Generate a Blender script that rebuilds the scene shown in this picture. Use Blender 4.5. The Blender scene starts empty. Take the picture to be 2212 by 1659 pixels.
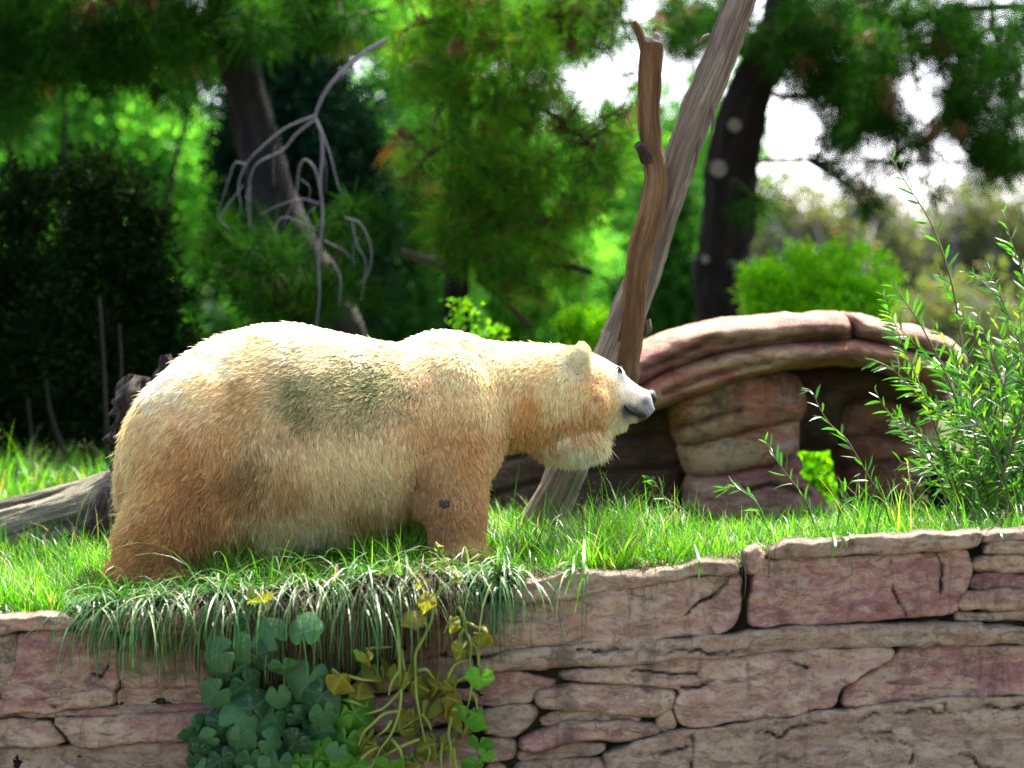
import bpy, math, random
import numpy as np
from mathutils import Vector, kdtree
from mathutils.bvhtree import BVHTree

random.seed(7)
RNG = np.random.default_rng(7)
SC = bpy.context.scene
COL = SC.collection

# ------------------------------------------------------------------ camera, sky, sun, exposure
D = 12.6                      # metres from the camera to the bear
ZC = 2.0                      # eye height above the path in front of the wall
LENS = 100.0
S = 36.0 / LENS * D / 2212.0  # metres covered by one unit of the survey grid at the bear
cam_data = bpy.data.cameras.new("camera")
cam = bpy.data.objects.new("camera", cam_data)
COL.objects.link(cam)
cam.location = (0, -D, ZC)
cam.rotation_euler = (math.pi / 2, 0, 0)
cam_data.lens = LENS
cam_data.sensor_width = 36
cam_data.clip_start = 0.1
cam_data.clip_end = 1000
cam_data.dof.use_dof = True
cam_data.dof.focus_distance = D - 0.35
cam_data.dof.aperture_fstop = 1.3
cam_data.dof.aperture_blades = 7
SC.camera = cam

SUN_EL, SUN_AZ = math.radians(57), math.radians(24)   # azimuth from +Y (behind the bear) towards +X
world = bpy.data.worlds.new("World")
SC.world = world
world.use_nodes = True
wn = world.node_tree
wn.nodes.clear()
sky = wn.nodes.new("ShaderNodeTexSky")
sky.sky_type = 'NISHITA'
sky.sun_disc = False
sky.sun_elevation = SUN_EL
sky.sun_rotation = SUN_AZ
sky.air_density = 0.4
sky.dust_density = 4.0
sky.ozone_density = 0.0
bg = wn.nodes.new("ShaderNodeBackground")
bg.inputs['Strength'].default_value = 0.15
wo = wn.nodes.new("ShaderNodeOutputWorld")
wn.links.new(sky.outputs[0], bg.inputs['Color'])
wn.links.new(bg.outputs[0], wo.inputs['Surface'])
sun_data = bpy.data.lights.new("sun", 'SUN')
sun_data.energy = 3.0
sun_data.angle = math.radians(0.8)
sun_data.color = (1.0, 0.95, 0.86)
sun = bpy.data.objects.new("sun", sun_data)
COL.objects.link(sun)
sdir = Vector((math.sin(SUN_AZ) * math.cos(SUN_EL), math.cos(SUN_AZ) * math.cos(SUN_EL), math.sin(SUN_EL)))
sun.rotation_euler = sdir.to_track_quat('Z', 'Y').to_euler()
sun.location = (8, 8, 20)
vs = SC.view_settings
vs.view_transform = 'Standard'
vs.look = 'None'
vs.exposure = 2.55
vs.gamma = 1
vs.use_curve_mapping = False
SC.cycles.max_bounces = 7
SC.cycles.diffuse_bounces = 3
SC.cycles.glossy_bounces = 2
SC.cycles.transmission_bounces = 3
SC.cycles.transparent_max_bounces = 6
SC.cycles.caustics_reflective = False
SC.cycles.caustics_refractive = False
SC.cycles.use_denoising = True
SC.cycles.denoising_input_passes = 'RGB_ALBEDO_NORMAL'
SC.cycles.denoising_prefilter = 'NONE'

# ------------------------------------------------------------------ helpers
def P(px, py, Y=0.0):
    k = S * (D + Y) / D
    return np.array(((px - 1106.0) * k, Y, (829.5 - py) * k + ZC))

def PP(pts, Y=0.0):
    out = []
    for q in pts:
        out.append(P(q[0], q[1], Y + (q[2] if len(q) > 2 else 0)))
    return np.array(out)

def unit(v):
    return v / np.maximum(np.linalg.norm(v, axis=-1, keepdims=True), 1e-9)

def _hash(ix, iy, iz, seed):
    h = (ix * 374761393 + iy * 668265263 + iz * 2147483647 + seed * 1274126177) & 0xFFFFFFFF
    h = ((h ^ (h >> 13)) * 1274126177) & 0xFFFFFFFF
    h = h ^ (h >> 16)
    return (h & 0xFFFFFF) / float(0xFFFFFF)

def vnoise(p, seed=0):
    """value noise in [-1, 1] at the rows of p"""
    p = np.asarray(p, float)
    i = np.floor(p).astype(np.int64)
    f = p - i
    f = f * f * (3 - 2 * f)
    r = 0
    for dx in (0, 1):
        wx = f[:, 0] if dx else 1 - f[:, 0]
        for dy in (0, 1):
            wy = f[:, 1] if dy else 1 - f[:, 1]
            for dz in (0, 1):
                wz = f[:, 2] if dz else 1 - f[:, 2]
                r = r + wx * wy * wz * _hash(i[:, 0] + dx, i[:, 1] + dy, i[:, 2] + dz, seed)
    return r * 2 - 1

def fbm(p, seed=0, octaves=4, gain=0.5):
    a, t, r = 1.0, 0.0, 0.0
    p = np.asarray(p, float)
    for o in range(octaves):
        r = r + a * vnoise(p * (2 ** o), seed + o * 17)
        t += a
        a *= gain
    return r / t

class MB:
    """collects shapes for one mesh object"""
    def __init__(self):
        self.V, self.F3, self.F4, self.T, self.n = [], [], [], [], 0
    def add(self, V, F, tc=None):
        V = np.asarray(V, float).reshape(-1, 3)
        F = np.asarray(F, np.int64)
        self.V.append(V)
        self.T.append(np.asarray(tc, float).reshape(-1, 3) if tc is not None else V.copy())
        if len(F):
            (self.F3 if F.shape[1] == 3 else self.F4).append(F + self.n)
        self.n += len(V)
        return self
    def mesh(self, name, mat=None, smooth=True):
        V = np.concatenate(self.V)
        f3 = np.concatenate(self.F3) if self.F3 else np.zeros((0, 3), np.int64)
        f4 = np.concatenate(self.F4) if self.F4 else np.zeros((0, 4), np.int64)
        me = bpy.data.meshes.new(name)
        me.vertices.add(len(V))
        me.vertices.foreach_set('co', V.astype(np.float32).ravel())
        nl = f3.size + f4.size
        me.loops.add(nl)
        me.loops.foreach_set('vertex_index', np.concatenate([f3.ravel(), f4.ravel()]).astype(np.int32))
        me.polygons.add(len(f3) + len(f4))
        ls = np.concatenate([np.arange(len(f3)) * 3, f3.size + np.arange(len(f4)) * 4]).astype(np.int32)
        me.polygons.foreach_set('loop_start', ls)
        at = me.attributes.new('tc', 'FLOAT_VECTOR', 'POINT')
        at.data.foreach_set('vector', np.concatenate(self.T).astype(np.float32).ravel())
        me.update(calc_edges=True)
        if smooth:
            me.polygons.foreach_set('use_smooth', np.ones(len(me.polygons), bool))
        if mat:
            me.materials.append(mat)
        return me
    def build(self, name, mat, parent=None, smooth=True, kind=None, label=None):
        o = bpy.data.objects.new(name, self.mesh(name, mat, smooth))
        COL.objects.link(o)
        if parent is not None:
            o.parent = parent
            o.matrix_parent_inverse = inv_of(parent)
        if kind:
            o['kind'] = kind
        if label:
            o['label'] = label
        return o

def inv_of(o):
    from mathutils import Matrix
    return Matrix.Translation(o.location).inverted() if o.type == 'EMPTY' else Matrix.Identity(4)

def thing(name, label, cat, loc=(0, 0, 0), group=None):
    o = bpy.data.objects.new(name, None)
    COL.objects.link(o)
    o.empty_display_size = 0.1
    o.location = [float(c) for c in loc]
    o['label'] = label
    o['category'] = cat
    if group:
        o['group'] = group
    return o

def tag(o, label, cat, group=None, kind=None):
    if label: o['label'] = label
    if cat: o['category'] = cat
    if group: o['group'] = group
    if kind: o['kind'] = kind
    return o

def spline(pts, n):
    """Catmull-Rom through pts (k, m) resampled at n places"""
    p = np.asarray(pts, float)
    k = len(p)
    if k == 2:
        t = np.linspace(0, 1, n)[:, None]
        return p[0] * (1 - t) + p[1] * t
    q = np.vstack([2 * p[0] - p[1], p, 2 * p[-1] - p[-2]])
    u = np.linspace(0, k - 1, n)
    i = np.minimum(u.astype(int), k - 2)
    t = (u - i)[:, None]
    a, b, c, d = q[i], q[i + 1], q[i + 2], q[i + 3]
    return 0.5 * (2 * b + (c - a) * t + (2 * a - 5 * b + 4 * c - d) * t * t + (3 * b - a - 3 * c + d) * t ** 3)

def tube(mb, pts, radii, seg=8, n=None, rough=0.0, freq=(3, 6), seed=0, cap=True, flat=None, ridges=0.0, rf=(4.5, 1.3)):
    pts = np.asarray(pts, float)
    n = n or max(3, len(pts) * 3)
    r = np.interp(np.linspace(0, 1, n), np.linspace(0, 1, len(radii)), radii)
    c = spline(pts, n)
    t = unit(np.gradient(c, axis=0))
    ref = np.array((0, 1.0, 0)) if abs(t[0][1]) < 0.9 else np.array((1.0, 0, 0))
    A = unit(np.cross(t, ref))
    B = np.cross(t, A)
    ang = np.linspace(0, 2 * math.pi, seg, endpoint=False)
    ca, sa = np.cos(ang), np.sin(ang)
    L = np.concatenate([[0], np.cumsum(np.linalg.norm(np.diff(c, axis=0), axis=1))])
    R = np.repeat(r[:, None], seg, 1)
    q = np.stack([np.tile(ca * freq[0], n), np.tile(sa * freq[0], n), np.repeat(L * freq[1], seg)], 1)
    if rough:
        R = R * (1 + rough * fbm(q, seed, 3).reshape(n, seg))
    if ridges:
        q2 = np.stack([np.tile(ca * rf[0], n), np.tile(sa * rf[0], n), np.repeat(L * rf[1], seg)], 1)
        R = R * (1 + ridges * (0.5 - 3 * np.clip(0.22 - np.abs(fbm(q2, seed + 5, 3)), 0, 1)).reshape(n, seg))
    V = c[:, None] + R[..., None] * (A[:, None] * ca[None, :, None] + B[:, None] * sa[None, :, None])
    i = np.arange(n - 1)[:, None] * seg
    j = np.arange(seg)[None]
    jn = (j + 1) % seg
    F = np.stack([i + j, i + jn, i + seg + jn, i + seg + j], -1).reshape(-1, 4)
    tc = np.stack([np.tile(ca, n), np.tile(sa, n), np.repeat(L, seg)], 1)
    mb.add(V.reshape(-1, 3), F, tc)
    if cap:
        for e, idx in ((0, 0), (n - 1, (n - 1) * seg)):
            ring = V.reshape(-1, 3)[idx:idx + seg]
            ctr = ring.mean(0)[None]
            VV = np.vstack([ring, ctr])
            jj = np.arange(seg)
            FF = np.stack([jj, (jj + 1) % seg, np.full(seg, seg)], 1)
            if e == 0:
                FF = FF[:, ::-1]
            mb.add(VV, FF, np.vstack([tc[idx:idx + seg], [[0, 0, L[e]]]]))
    return c

def sphere(mb, c, r, nu=16, nv=10, rot=None, noise=0.0, seed=0, freq=6):
    u = np.linspace(0, 2 * math.pi, nu, endpoint=False)
    v = np.linspace(0, math.pi, nv + 1)[1:-1]
    pts = np.array([[math.cos(a) * math.sin(b), math.sin(a) * math.sin(b), math.cos(b)] for b in v for a in u])
    pts = np.vstack([pts, [[0, 0, 1]], [[0, 0, -1]]])
    if noise:
        pts = pts * (1 + noise * fbm(pts * freq * 0.5 + seed, seed, 3))[:, None]
    pts = pts * np.asarray(r)
    if rot is not None:
        pts = pts @ np.asarray(rot).T
    m = len(v)
    F = []
    for i in range(m - 1):
        for j in range(nu):
            F.append((i * nu + j, (i + 1) * nu + j, (i + 1) * nu + (j + 1) % nu, i * nu + (j + 1) % nu))
    T = [(m * nu, j, (j + 1) % nu) for j in range(nu)] + [(m * nu + 1, (m - 1) * nu + (j + 1) % nu, (m - 1) * nu + j) for j in range(nu)]
    base = mb.n
    mb.add(pts + np.asarray(c), F)
    mb.F3.append(np.array(T) + base)

def poly_inside(x, z, poly):
    c = np.zeros(len(x), bool)
    n = len(poly)
    j = n - 1
    for i in range(n):
        xi, zi = poly[i]; xj, zj = poly[j]
        cond = ((zi > z) != (zj > z))
        with np.errstate(divide='ignore', invalid='ignore'):
            c ^= cond & (x < (xj - xi) * (z - zi) / ((zj - zi) if zj != zi else 1e-12) + xi)
        j = i
    return c

def poly_near(x, z, poly, closed=True):
    """distance to the outline and the nearest outline point"""
    best = np.full(len(x), 1e9); bx = np.zeros(len(x)); bz = np.zeros(len(x))
    n = len(poly)
    for i in range(n if closed else n - 1):
        a, b = poly[i], poly[(i + 1) % n]
        ab = b - a
        t = np.clip(((x - a[0]) * ab[0] + (z - a[1]) * ab[1]) / max(ab @ ab, 1e-12), 0, 1)
        qx, qz = a[0] + t * ab[0], a[1] + t * ab[1]
        d = np.hypot(x - qx, z - qz)
        m = d < best
        best[m] = d[m]; bx[m] = qx[m]; bz[m] = qz[m]
    return best, bx, bz

def smooth_poly(poly, step, cut=2):
    p = np.asarray(poly, float)
    for _ in range(cut):
        q = np.roll(p, -1, 0)
        p = np.stack([p * 0.86 + q * 0.14, p * 0.14 + q * 0.86], 1).reshape(-1, 2)
    return p

def slab(poly, res, height, both=False, warp=0.0, seed=0):
    """a stone from its outline: a grid inside the polygon whose rim is pulled onto the outline.
    height(x, z, d) gives how far each vertex stands out; both=True closes it with a back."""
    poly = np.asarray(poly, float)
    lo, hi = poly.min(0) - res * 2, poly.max(0) + res * 2
    nx, nz = int((hi[0] - lo[0]) / res) + 2, int((hi[1] - lo[1]) / res) + 2
    gx, gz = np.meshgrid(lo[0] + np.arange(nx) * res, lo[1] + np.arange(nz) * res, indexing='ij')
    x, z = gx.ravel(), gz.ravel()
    if warp:
        q = np.stack([x * 9, z * 9, np.full(len(x), seed * 3.1)], 1)
        wx, wz = x + warp * fbm(q, seed, 3), z + warp * fbm(q + 37, seed + 3, 3)
    else:
        wx, wz = x, z
    ins = poly_inside(wx, wz, poly)
    d, bx, bz = poly_near(wx, wz, poly)
    I = ins.reshape(nx, nz)
    cell = I[:-1, :-1] | I[1:, :-1] | I[:-1, 1:] | I[1:, 1:]
    ci, cj = np.nonzero(cell)
    idx = lambda a, b: a * nz + b
    F = np.stack([idx(ci, cj), idx(ci + 1, cj), idx(ci + 1, cj + 1), idx(ci, cj + 1)], 1)
    used = np.unique(F)
    remap = np.full(nx * nz, -1); remap[used] = np.arange(len(used))
    F = remap[F]
    out = ~ins[used]
    X = x[used].copy(); Z = z[used].copy(); dd = d[used].copy()
    X[out] += (bx[used] - wx[used])[out]; Z[out] += (bz[used] - wz[used])[out]; dd[out] = 0
    return X, Z, dd, F

# ------------------------------------------------------------------ materials
def new_mat(name):
    m = bpy.data.materials.new(name)
    m.use_nodes = True
    nt = m.node_tree
    nt.nodes.clear()
    return m, nt

class NT:
    def __init__(self, name):
        self.m, self.t = new_mat(name)
    def n(self, typ, **kw):
        nd = self.t.nodes.new(typ)
        for k, v in kw.items():
            if k.startswith('_'):
                setattr(nd, k[1:], v)
            else:
                key = k.replace('__', ' ')
                nd.inputs[key].default_value = v
        return nd
    def l(self, a, b):
        self.t.links.new(a, b)
    def coord(self, kind='tc', scale=(1, 1, 1)):
        if kind == 'tc':
            a = self.n('ShaderNodeAttribute', _attribute_name='tc').outputs['Vector']
        else:
            a = self.n('ShaderNodeTexCoord').outputs['Object']
        mp = self.n('ShaderNodeMapping')
        mp.inputs['Scale'].default_value = scale
        self.l(a, mp.inputs['Vector'])
        return mp.outputs[0]
    def noise(self, vec, scale, detail=4, rough=0.55, dist=0.0):
        nd = self.n('ShaderNodeTexNoise', Scale=scale, Detail=detail, Roughness=rough, Distortion=dist)
        self.l(vec, nd.inputs['Vector'])
        return nd.outputs['Fac']
    def ramp(self, fac, stops):
        r = self.n('ShaderNodeValToRGB')
        e = r.color_ramp.elements
        while len(e) < len(stops):
            e.new(0.5)
        for el, (p, c) in zip(e, stops):
            el.position = p
            el.color = (*c, 1) if len(c) == 3 else c
        self.l(fac, r.inputs[0])
        return r.outputs[0]
    def mix(self, fac, a, b, mode='MIX'):
        nd = self.n('ShaderNodeMix', _data_type='RGBA', _blend_type=mode)
        for s, v in ((0, fac), (6, a), (7, b)):
            if hasattr(v, 'links') or hasattr(v, 'is_linked'):
                self.l(v, nd.inputs[s])
            else:
                nd.inputs[s].default_value = v if s == 0 else ((*v, 1) if len(v) == 3 else v)
        return nd.outputs[2]
    def bump(self, h, strength=0.5, dist=0.01):
        b = self.n('ShaderNodeBump', Strength=strength, Distance=dist)
        self.l(h, b.inputs['Height'])
        return b.outputs[0]
    def done(self, color, rough=0.85, normal=None, spec=0.3, translucent=0.0, tcol=None):
        p = self.n('ShaderNodeBsdfPrincipled')
        if hasattr(color, 'links') or hasattr(color, 'is_linked'):
            self.l(color, p.inputs['Base Color'])
        else:
            p.inputs['Base Color'].default_value = (*color, 1)
        p.inputs['Roughness'].default_value = rough
        p.inputs['Specular IOR Level'].default_value = spec
        if normal is not None:
            self.l(normal, p.inputs['Normal'])
        out = self.n('ShaderNodeOutputMaterial')
        if translucent:
            tr = self.n('ShaderNodeBsdfTranslucent')
            src = tcol if tcol is not None else color
            if hasattr(src, 'links') or hasattr(src, 'is_linked'):
                self.l(src, tr.inputs['Color'])
            else:
                tr.inputs['Color'].default_value = (*src, 1)
            mx = self.n('ShaderNodeMixShader')
            mx.inputs[0].default_value = translucent
            self.l(p.outputs[0], mx.inputs[1]); self.l(tr.outputs[0], mx.inputs[2])
            self.l(mx.outputs[0], out.inputs['Surface'])
        else:
            self.l(p.outputs[0], out.inputs['Surface'])
        return self.m

def leaf_mat(name, stops, translucent=0.45, rough=0.5, spec=0.4, tscale=1.6, patch=0.0):
    """colour differs from leaf to leaf; light passes through"""
    t = NT(name)
    g = t.n('ShaderNodeNewGeometry')
    c = t.ramp(g.outputs['Random Per Island'], stops)
    if patch:
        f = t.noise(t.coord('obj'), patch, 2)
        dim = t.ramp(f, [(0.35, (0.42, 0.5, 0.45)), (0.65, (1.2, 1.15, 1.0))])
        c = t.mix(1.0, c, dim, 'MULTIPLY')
    tc = t.mix(1.0, c, (tscale, tscale * 1.05, tscale * 0.5), 'MULTIPLY')
    return t.done(c, rough, None, spec, translucent, tc)

def stone_mat(name, base, second, dark=(0.06, 0.055, 0.03), moss=0.35, streak=(1, 1, 2.2), scale=1.0, pale=(0.46, 0.40, 0.31)):
    t = NT(name)
    v = t.coord('obj', streak)
    o_ = t.coord('obj')
    big = t.noise(v, 3.0 * scale, 8, 0.68, 1.2)
    mid = t.noise(v, 13 * scale, 8, 0.72, 0.6)
    fine = t.noise(o_, 55 * scale, 6, 0.75)
    grit = t.noise(o_, 170 * scale, 3, 0.7)
    c = t.mix(t.ramp(big, [(0.44, (0, 0, 0)), (0.55, (1, 1, 1))]), base, second)
    c = t.mix(t.ramp(mid, [(0.50, (0, 0, 0)), (0.60, (.85, .85, .85))]), c, tuple(x * 0.55 for x in second))
    c = t.mix(t.ramp(mid, [(0.34, (.8, .8, .8)), (0.44, (0, 0, 0))]), c, pale)
    c = t.mix(t.ramp(fine, [(0.56, (0, 0, 0)), (0.68, (.75, .75, .75))]), c, tuple(x * 0.35 for x in base))
    c = t.mix(t.ramp(fine, [(0.30, (.5, .5, .5)), (0.42, (0, 0, 0))]), c, pale)
    m4 = t.noise(t.coord('obj', (1, 1, 1.5)), 4.0 * scale, 10, 0.8, 1.0)
    c = t.mix(t.ramp(m4, [(0.60 - 0.10 * moss, (0, 0, 0)), (0.68, (min(1, moss * 2),) * 3)]), c, dark)
    st = t.noise(t.coord('obj', (5, 5, .7)), 1.6 * scale, 7, 0.75, 0.6)
    c = t.mix(t.ramp(st, [(0.53, (0, 0, 0)), (0.64, (0.6, 0.6, 0.6))]), c, dark)
    a = t.n('ShaderNodeAttribute', _attribute_name='tint_mask')  # darkens stone rims and cracks: joint dirt plus painted crevice shade
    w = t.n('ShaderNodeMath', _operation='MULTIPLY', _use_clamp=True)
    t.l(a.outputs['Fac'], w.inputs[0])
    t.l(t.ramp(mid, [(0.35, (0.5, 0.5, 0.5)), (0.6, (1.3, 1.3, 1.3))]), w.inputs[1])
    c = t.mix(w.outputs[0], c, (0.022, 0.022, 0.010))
    h = t.n('ShaderNodeMath', _operation='MULTIPLY_ADD')
    t.l(fine, h.inputs[0]); h.inputs[1].default_value = 0.6; t.l(mid, h.inputs[2])
    h2 = t.n('ShaderNodeMath', _operation='MULTIPLY_ADD')
    t.l(grit, h2.inputs[0]); h2.inputs[1].default_value = 0.25; t.l(h.outputs[0], h2.inputs[2])
    return t.done(c, 0.8, t.bump(h2.outputs[0], 1.0, 0.022), 0.35)

def bark_mat(name, a, b, c3, zs=0.6, xs=6, bump=0.02, rough=0.9, detail=8):
    t = NT(name)
    n1 = t.noise(t.coord('tc', (xs, xs, zs * xs)), 0.8, detail, 0.72, 1.3)
    n2 = t.noise(t.coord('tc', (xs * 3.5, xs * 3.5, zs * xs * 1.2)), 1.0, 8, 0.75, 0.6)
    n3 = t.noise(t.coord('tc', (1.3, 1.3, 2.5)), 1.0, 5, 0.6, 0.5)
    n4 = t.noise(t.coord('tc', (xs * 5, xs * 5, zs * xs * 9)), 1.0, 6, 0.8)
    c = t.ramp(n1, [(0.36, c3), (0.46, a), (0.56, b), (0.68, a)])
    c = t.mix(t.ramp(n2, [(0.36, (0.95, 0.95, 0.95)), (0.46, (0, 0, 0))]), c, c3)
    c = t.mix(t.ramp(n3, [(0.46, (0, 0, 0)), (0.56, (0.65, 0.65, 0.65))]), c, tuple(x * 0.6 for x in a))
    c = t.mix(t.ramp(n4, [(0.56, (0, 0, 0)), (0.70, (0.7, 0.7, 0.7))]), c, c3)
    h = t.n('ShaderNodeMath', _operation='ADD')
    t.l(n1, h.inputs[0]); t.l(n2, h.inputs[1])
    return t.done(c, rough, t.bump(h.outputs[0], 1.0, bump), 0.2)

M = {}
M['stone_tan'] = stone_mat('tan_sandstone', (0.48, 0.365, 0.22), (0.39, 0.25, 0.165), moss=0.4)
M['stone_pink'] = stone_mat('mauve_sandstone', (0.43, 0.31, 0.19), (0.33, 0.165, 0.13), moss=0.35)
M['stone_grey'] = stone_mat('grey_sandstone', (0.41, 0.33, 0.20), (0.35, 0.25, 0.155), moss=0.65)
M['arch_tan'] = stone_mat('arch_tan_rock', (0.46, 0.32, 0.16), (0.42, 0.15, 0.085), moss=0.95, streak=(0.8, 0.8, 1.8), scale=0.7)
M['arch_pink'] = stone_mat('arch_pink_rock', (0.42, 0.26, 0.16), (0.34, 0.13, 0.095), moss=0.45, streak=(0.6, 0.6, 3.0), scale=0.7)
M['arch_rust'] = stone_mat('arch_rust_rock', (0.30, 0.16, 0.075), (0.25, 0.085, 0.045), moss=0.6, dark=(.03, .02, .012), streak=(0.7, 0.7, 2.5), scale=0.7, pale=(.22, .13, .07))
M['arch_shade_brown'] = stone_mat('arch_shade_brown_rock', (0.10, 0.062, 0.034), (0.075, 0.04, 0.02), moss=0.6, dark=(.015, .012, .008), streak=(0.7, 0.7, 3.0), scale=0.7, pale=(.09, .06, .035))  # shade under the arch put into the rock as a darker brown
t = NT('mossy_joint'); v = t.coord('obj')
M['joint'] = t.done(t.ramp(t.noise(v, 9, 5), [(0.35, (0.008, 0.007, 0.005)), (0.6, (0.018, 0.02, 0.007)), (0.75, (0.045, 0.05, 0.012))]), 0.95, t.bump(t.noise(v, 60, 4), 1, 0.01), 0.1)
t = NT('soil'); v = t.coord('obj')
M['soil'] = t.done(t.mix(t.ramp(t.noise(v, 1.3, 4), [(0.4, (0, 0, 0)), (0.6, (1, 1, 1))]), t.ramp(t.noise(v, 25, 5), [(0.3, (0.03, 0.02, 0.012)), (0.7, (0.09, 0.065, 0.035))]), (0.03, 0.07, 0.008)), 0.95, t.bump(t.noise(v, 40, 5), 1, 0.02), 0.1)
t = NT('path_gravel'); v = t.coord('obj')
M['path'] = t.done(t.ramp(t.noise(v, 30, 6, 0.7), [(0.3, (0.10, 0.085, 0.065)), (0.7, (0.22, 0.19, 0.15))]), 0.95, t.bump(t.noise(v, 90, 4), 1, 0.01), 0.1)
M['dead_wood'] = bark_mat('weathered_trunk', (0.25, 0.195, 0.135), (0.40, 0.34, 0.25), (0.05, 0.036, 0.028), zs=0.4, xs=2.4, bump=0.02)
M['brown_wood'] = bark_mat('brown_limb_wood', (0.17, 0.09, 0.035), (0.27, 0.165, 0.075), (0.022, 0.013, 0.008), zs=0.45, xs=2.0, bump=0.02)
M['end_grain'] = bark_mat('cut_end_wood', (0.30, 0.26, 0.20), (0.36, 0.31, 0.25), (0.10, 0.08, 0.06), zs=3, xs=4, bump=0.006)
M['log_wood'] = bark_mat('log_wood', (0.32, 0.30, 0.20), (0.48, 0.45, 0.33), (0.025, 0.02, 0.010), zs=0.09, xs=5.0, bump=0.04)
M['char_wood'] = bark_mat('charred_wood', (0.05, 0.038, 0.03), (0.20, 0.17, 0.15), (0.012, 0.008, 0.006), zs=1.0, xs=3.0, bump=0.04)
M['pine_bark'] = bark_mat('pine_bark', (0.024, 0.018, 0.016), (0.055, 0.034, 0.028), (0.010, 0.007, 0.006), zs=0.3, xs=3.0, bump=0.04)
M['grey_bark'] = bark_mat('grey_pine_bark', (0.045, 0.039, 0.037), (0.07, 0.06, 0.058), (0.022, 0.018, 0.017), zs=0.5, xs=3.0, bump=0.04)
M['grey_twig'] = bark_mat('dead_grey_twig', (0.20, 0.19, 0.20), (0.28, 0.26, 0.28), (0.09, 0.08, 0.08), zs=0.6, xs=3, bump=0.004)
M['twig'] = bark_mat('brown_twig', (0.07, 0.045, 0.03), (0.11, 0.07, 0.05), (0.03, 0.02, 0.015), zs=0.6, xs=3, bump=0.004)
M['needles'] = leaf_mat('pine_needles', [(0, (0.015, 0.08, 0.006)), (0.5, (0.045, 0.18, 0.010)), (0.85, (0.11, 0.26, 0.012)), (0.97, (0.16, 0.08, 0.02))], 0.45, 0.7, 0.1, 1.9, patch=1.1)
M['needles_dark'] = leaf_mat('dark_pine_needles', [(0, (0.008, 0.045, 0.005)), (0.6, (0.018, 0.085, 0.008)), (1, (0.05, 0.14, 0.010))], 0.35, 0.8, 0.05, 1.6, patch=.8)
M['needles_dead'] = leaf_mat('dead_pine_needles', [(0, (0.11, 0.045, 0.018)), (1, (0.18, 0.08, 0.03))], 0.3, 0.6, 0.2, 1.2)
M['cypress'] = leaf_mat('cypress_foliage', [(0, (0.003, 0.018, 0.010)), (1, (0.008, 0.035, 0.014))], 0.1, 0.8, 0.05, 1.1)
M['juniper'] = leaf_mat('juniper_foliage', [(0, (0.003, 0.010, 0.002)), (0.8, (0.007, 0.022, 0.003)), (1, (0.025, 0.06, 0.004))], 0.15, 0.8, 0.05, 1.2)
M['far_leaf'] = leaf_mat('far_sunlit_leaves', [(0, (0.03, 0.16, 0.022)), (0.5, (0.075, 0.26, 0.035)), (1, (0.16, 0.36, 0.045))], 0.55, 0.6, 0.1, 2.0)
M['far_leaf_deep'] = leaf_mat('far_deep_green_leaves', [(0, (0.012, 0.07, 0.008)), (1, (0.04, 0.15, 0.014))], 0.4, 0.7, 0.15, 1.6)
M['olive_leaf'] = leaf_mat('far_olive_leaves', [(0, (0.07, 0.10, 0.03)), (0.6, (0.12, 0.16, 0.05)), (1, (0.16, 0.12, 0.07))], 0.4, 0.6, 0.3, 1.4)
M['bright_leaf'] = leaf_mat('bright_shrub_leaves', [(0, (0.09, 0.34, 0.006)), (0.6, (0.20, 0.50, 0.008)), (1, (0.38, 0.60, 0.012))], 0.5, 0.5, 0.25, 1.8)
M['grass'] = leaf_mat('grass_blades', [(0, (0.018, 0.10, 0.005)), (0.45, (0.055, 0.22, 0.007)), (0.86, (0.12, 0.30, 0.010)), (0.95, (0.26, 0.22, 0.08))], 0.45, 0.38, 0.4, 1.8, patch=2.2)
M['grass_blue'] = leaf_mat('hanging_grass_blades', [(0, (0.018, 0.09, 0.015)), (0.7, (0.05, 0.17, 0.03)), (0.93, (0.12, 0.25, 0.04)), (1, (0.28, 0.25, 0.12))], 0.25, 0.42, 0.45, 1.5)
M['thatch'] = leaf_mat('dead_grass_thatch', [(0, (0.035, 0.022, 0.010)), (0.7, (0.09, 0.06, 0.026)), (1, (0.24, 0.19, 0.09))], 0.2, 0.7, 0.2, 1.1)
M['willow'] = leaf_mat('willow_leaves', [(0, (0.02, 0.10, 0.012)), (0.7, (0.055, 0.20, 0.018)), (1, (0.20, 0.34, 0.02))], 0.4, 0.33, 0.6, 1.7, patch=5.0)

def vine_leaf_mat(name, a, b, spot, tr, rough, vein=(0.14, 0.20, 0.08)):
    t = NT(name)
    oi = t.n('ShaderNodeObjectInfo')
    c = t.mix(oi.outputs['Random'], a, b)
    ad = t.n('ShaderNodeVectorMath', _operation='ADD')
    cmb = t.n('ShaderNodeCombineXYZ')
    t.l(oi.outputs['Random'], cmb.inputs[0]); 
    mm = t.n('ShaderNodeMath', _operation='MULTIPLY'); mm.inputs[1].default_value = 37.0
    t.l(oi.outputs['Random'], mm.inputs[0]); t.l(mm.outputs[0], cmb.inputs[0])
    t.l(t.coord('tc'), ad.inputs[0]); t.l(cmb.outputs[0], ad.inputs[1])
    n = t.noise(ad.outputs[0], 4.0, 6, 0.7)
    c = t.mix(t.ramp(n, [(0.55, (0, 0, 0)), (0.66, (0.9, 0.9, 0.9))]), c, spot)
    a2 = t.n('ShaderNodeAttribute', _attribute_name='tint_mask')
    c = t.mix(a2.outputs['Fac'], c, vein)
    tcl = t.mix(1.0, c, (1.5, 1.6, 0.8), 'MULTIPLY')
    return t.done(c, rough, t.bump(n, 0.5, 0.01), 0.2, tr, tcl)
M['vine_dark'] = vine_leaf_mat('dark_vine_leaf', (0.008, 0.045, 0.014), (0.05, 0.16, 0.045), (0.10, 0.13, 0.05), 0.1, 0.5, (0.05, 0.12, 0.06))
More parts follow.
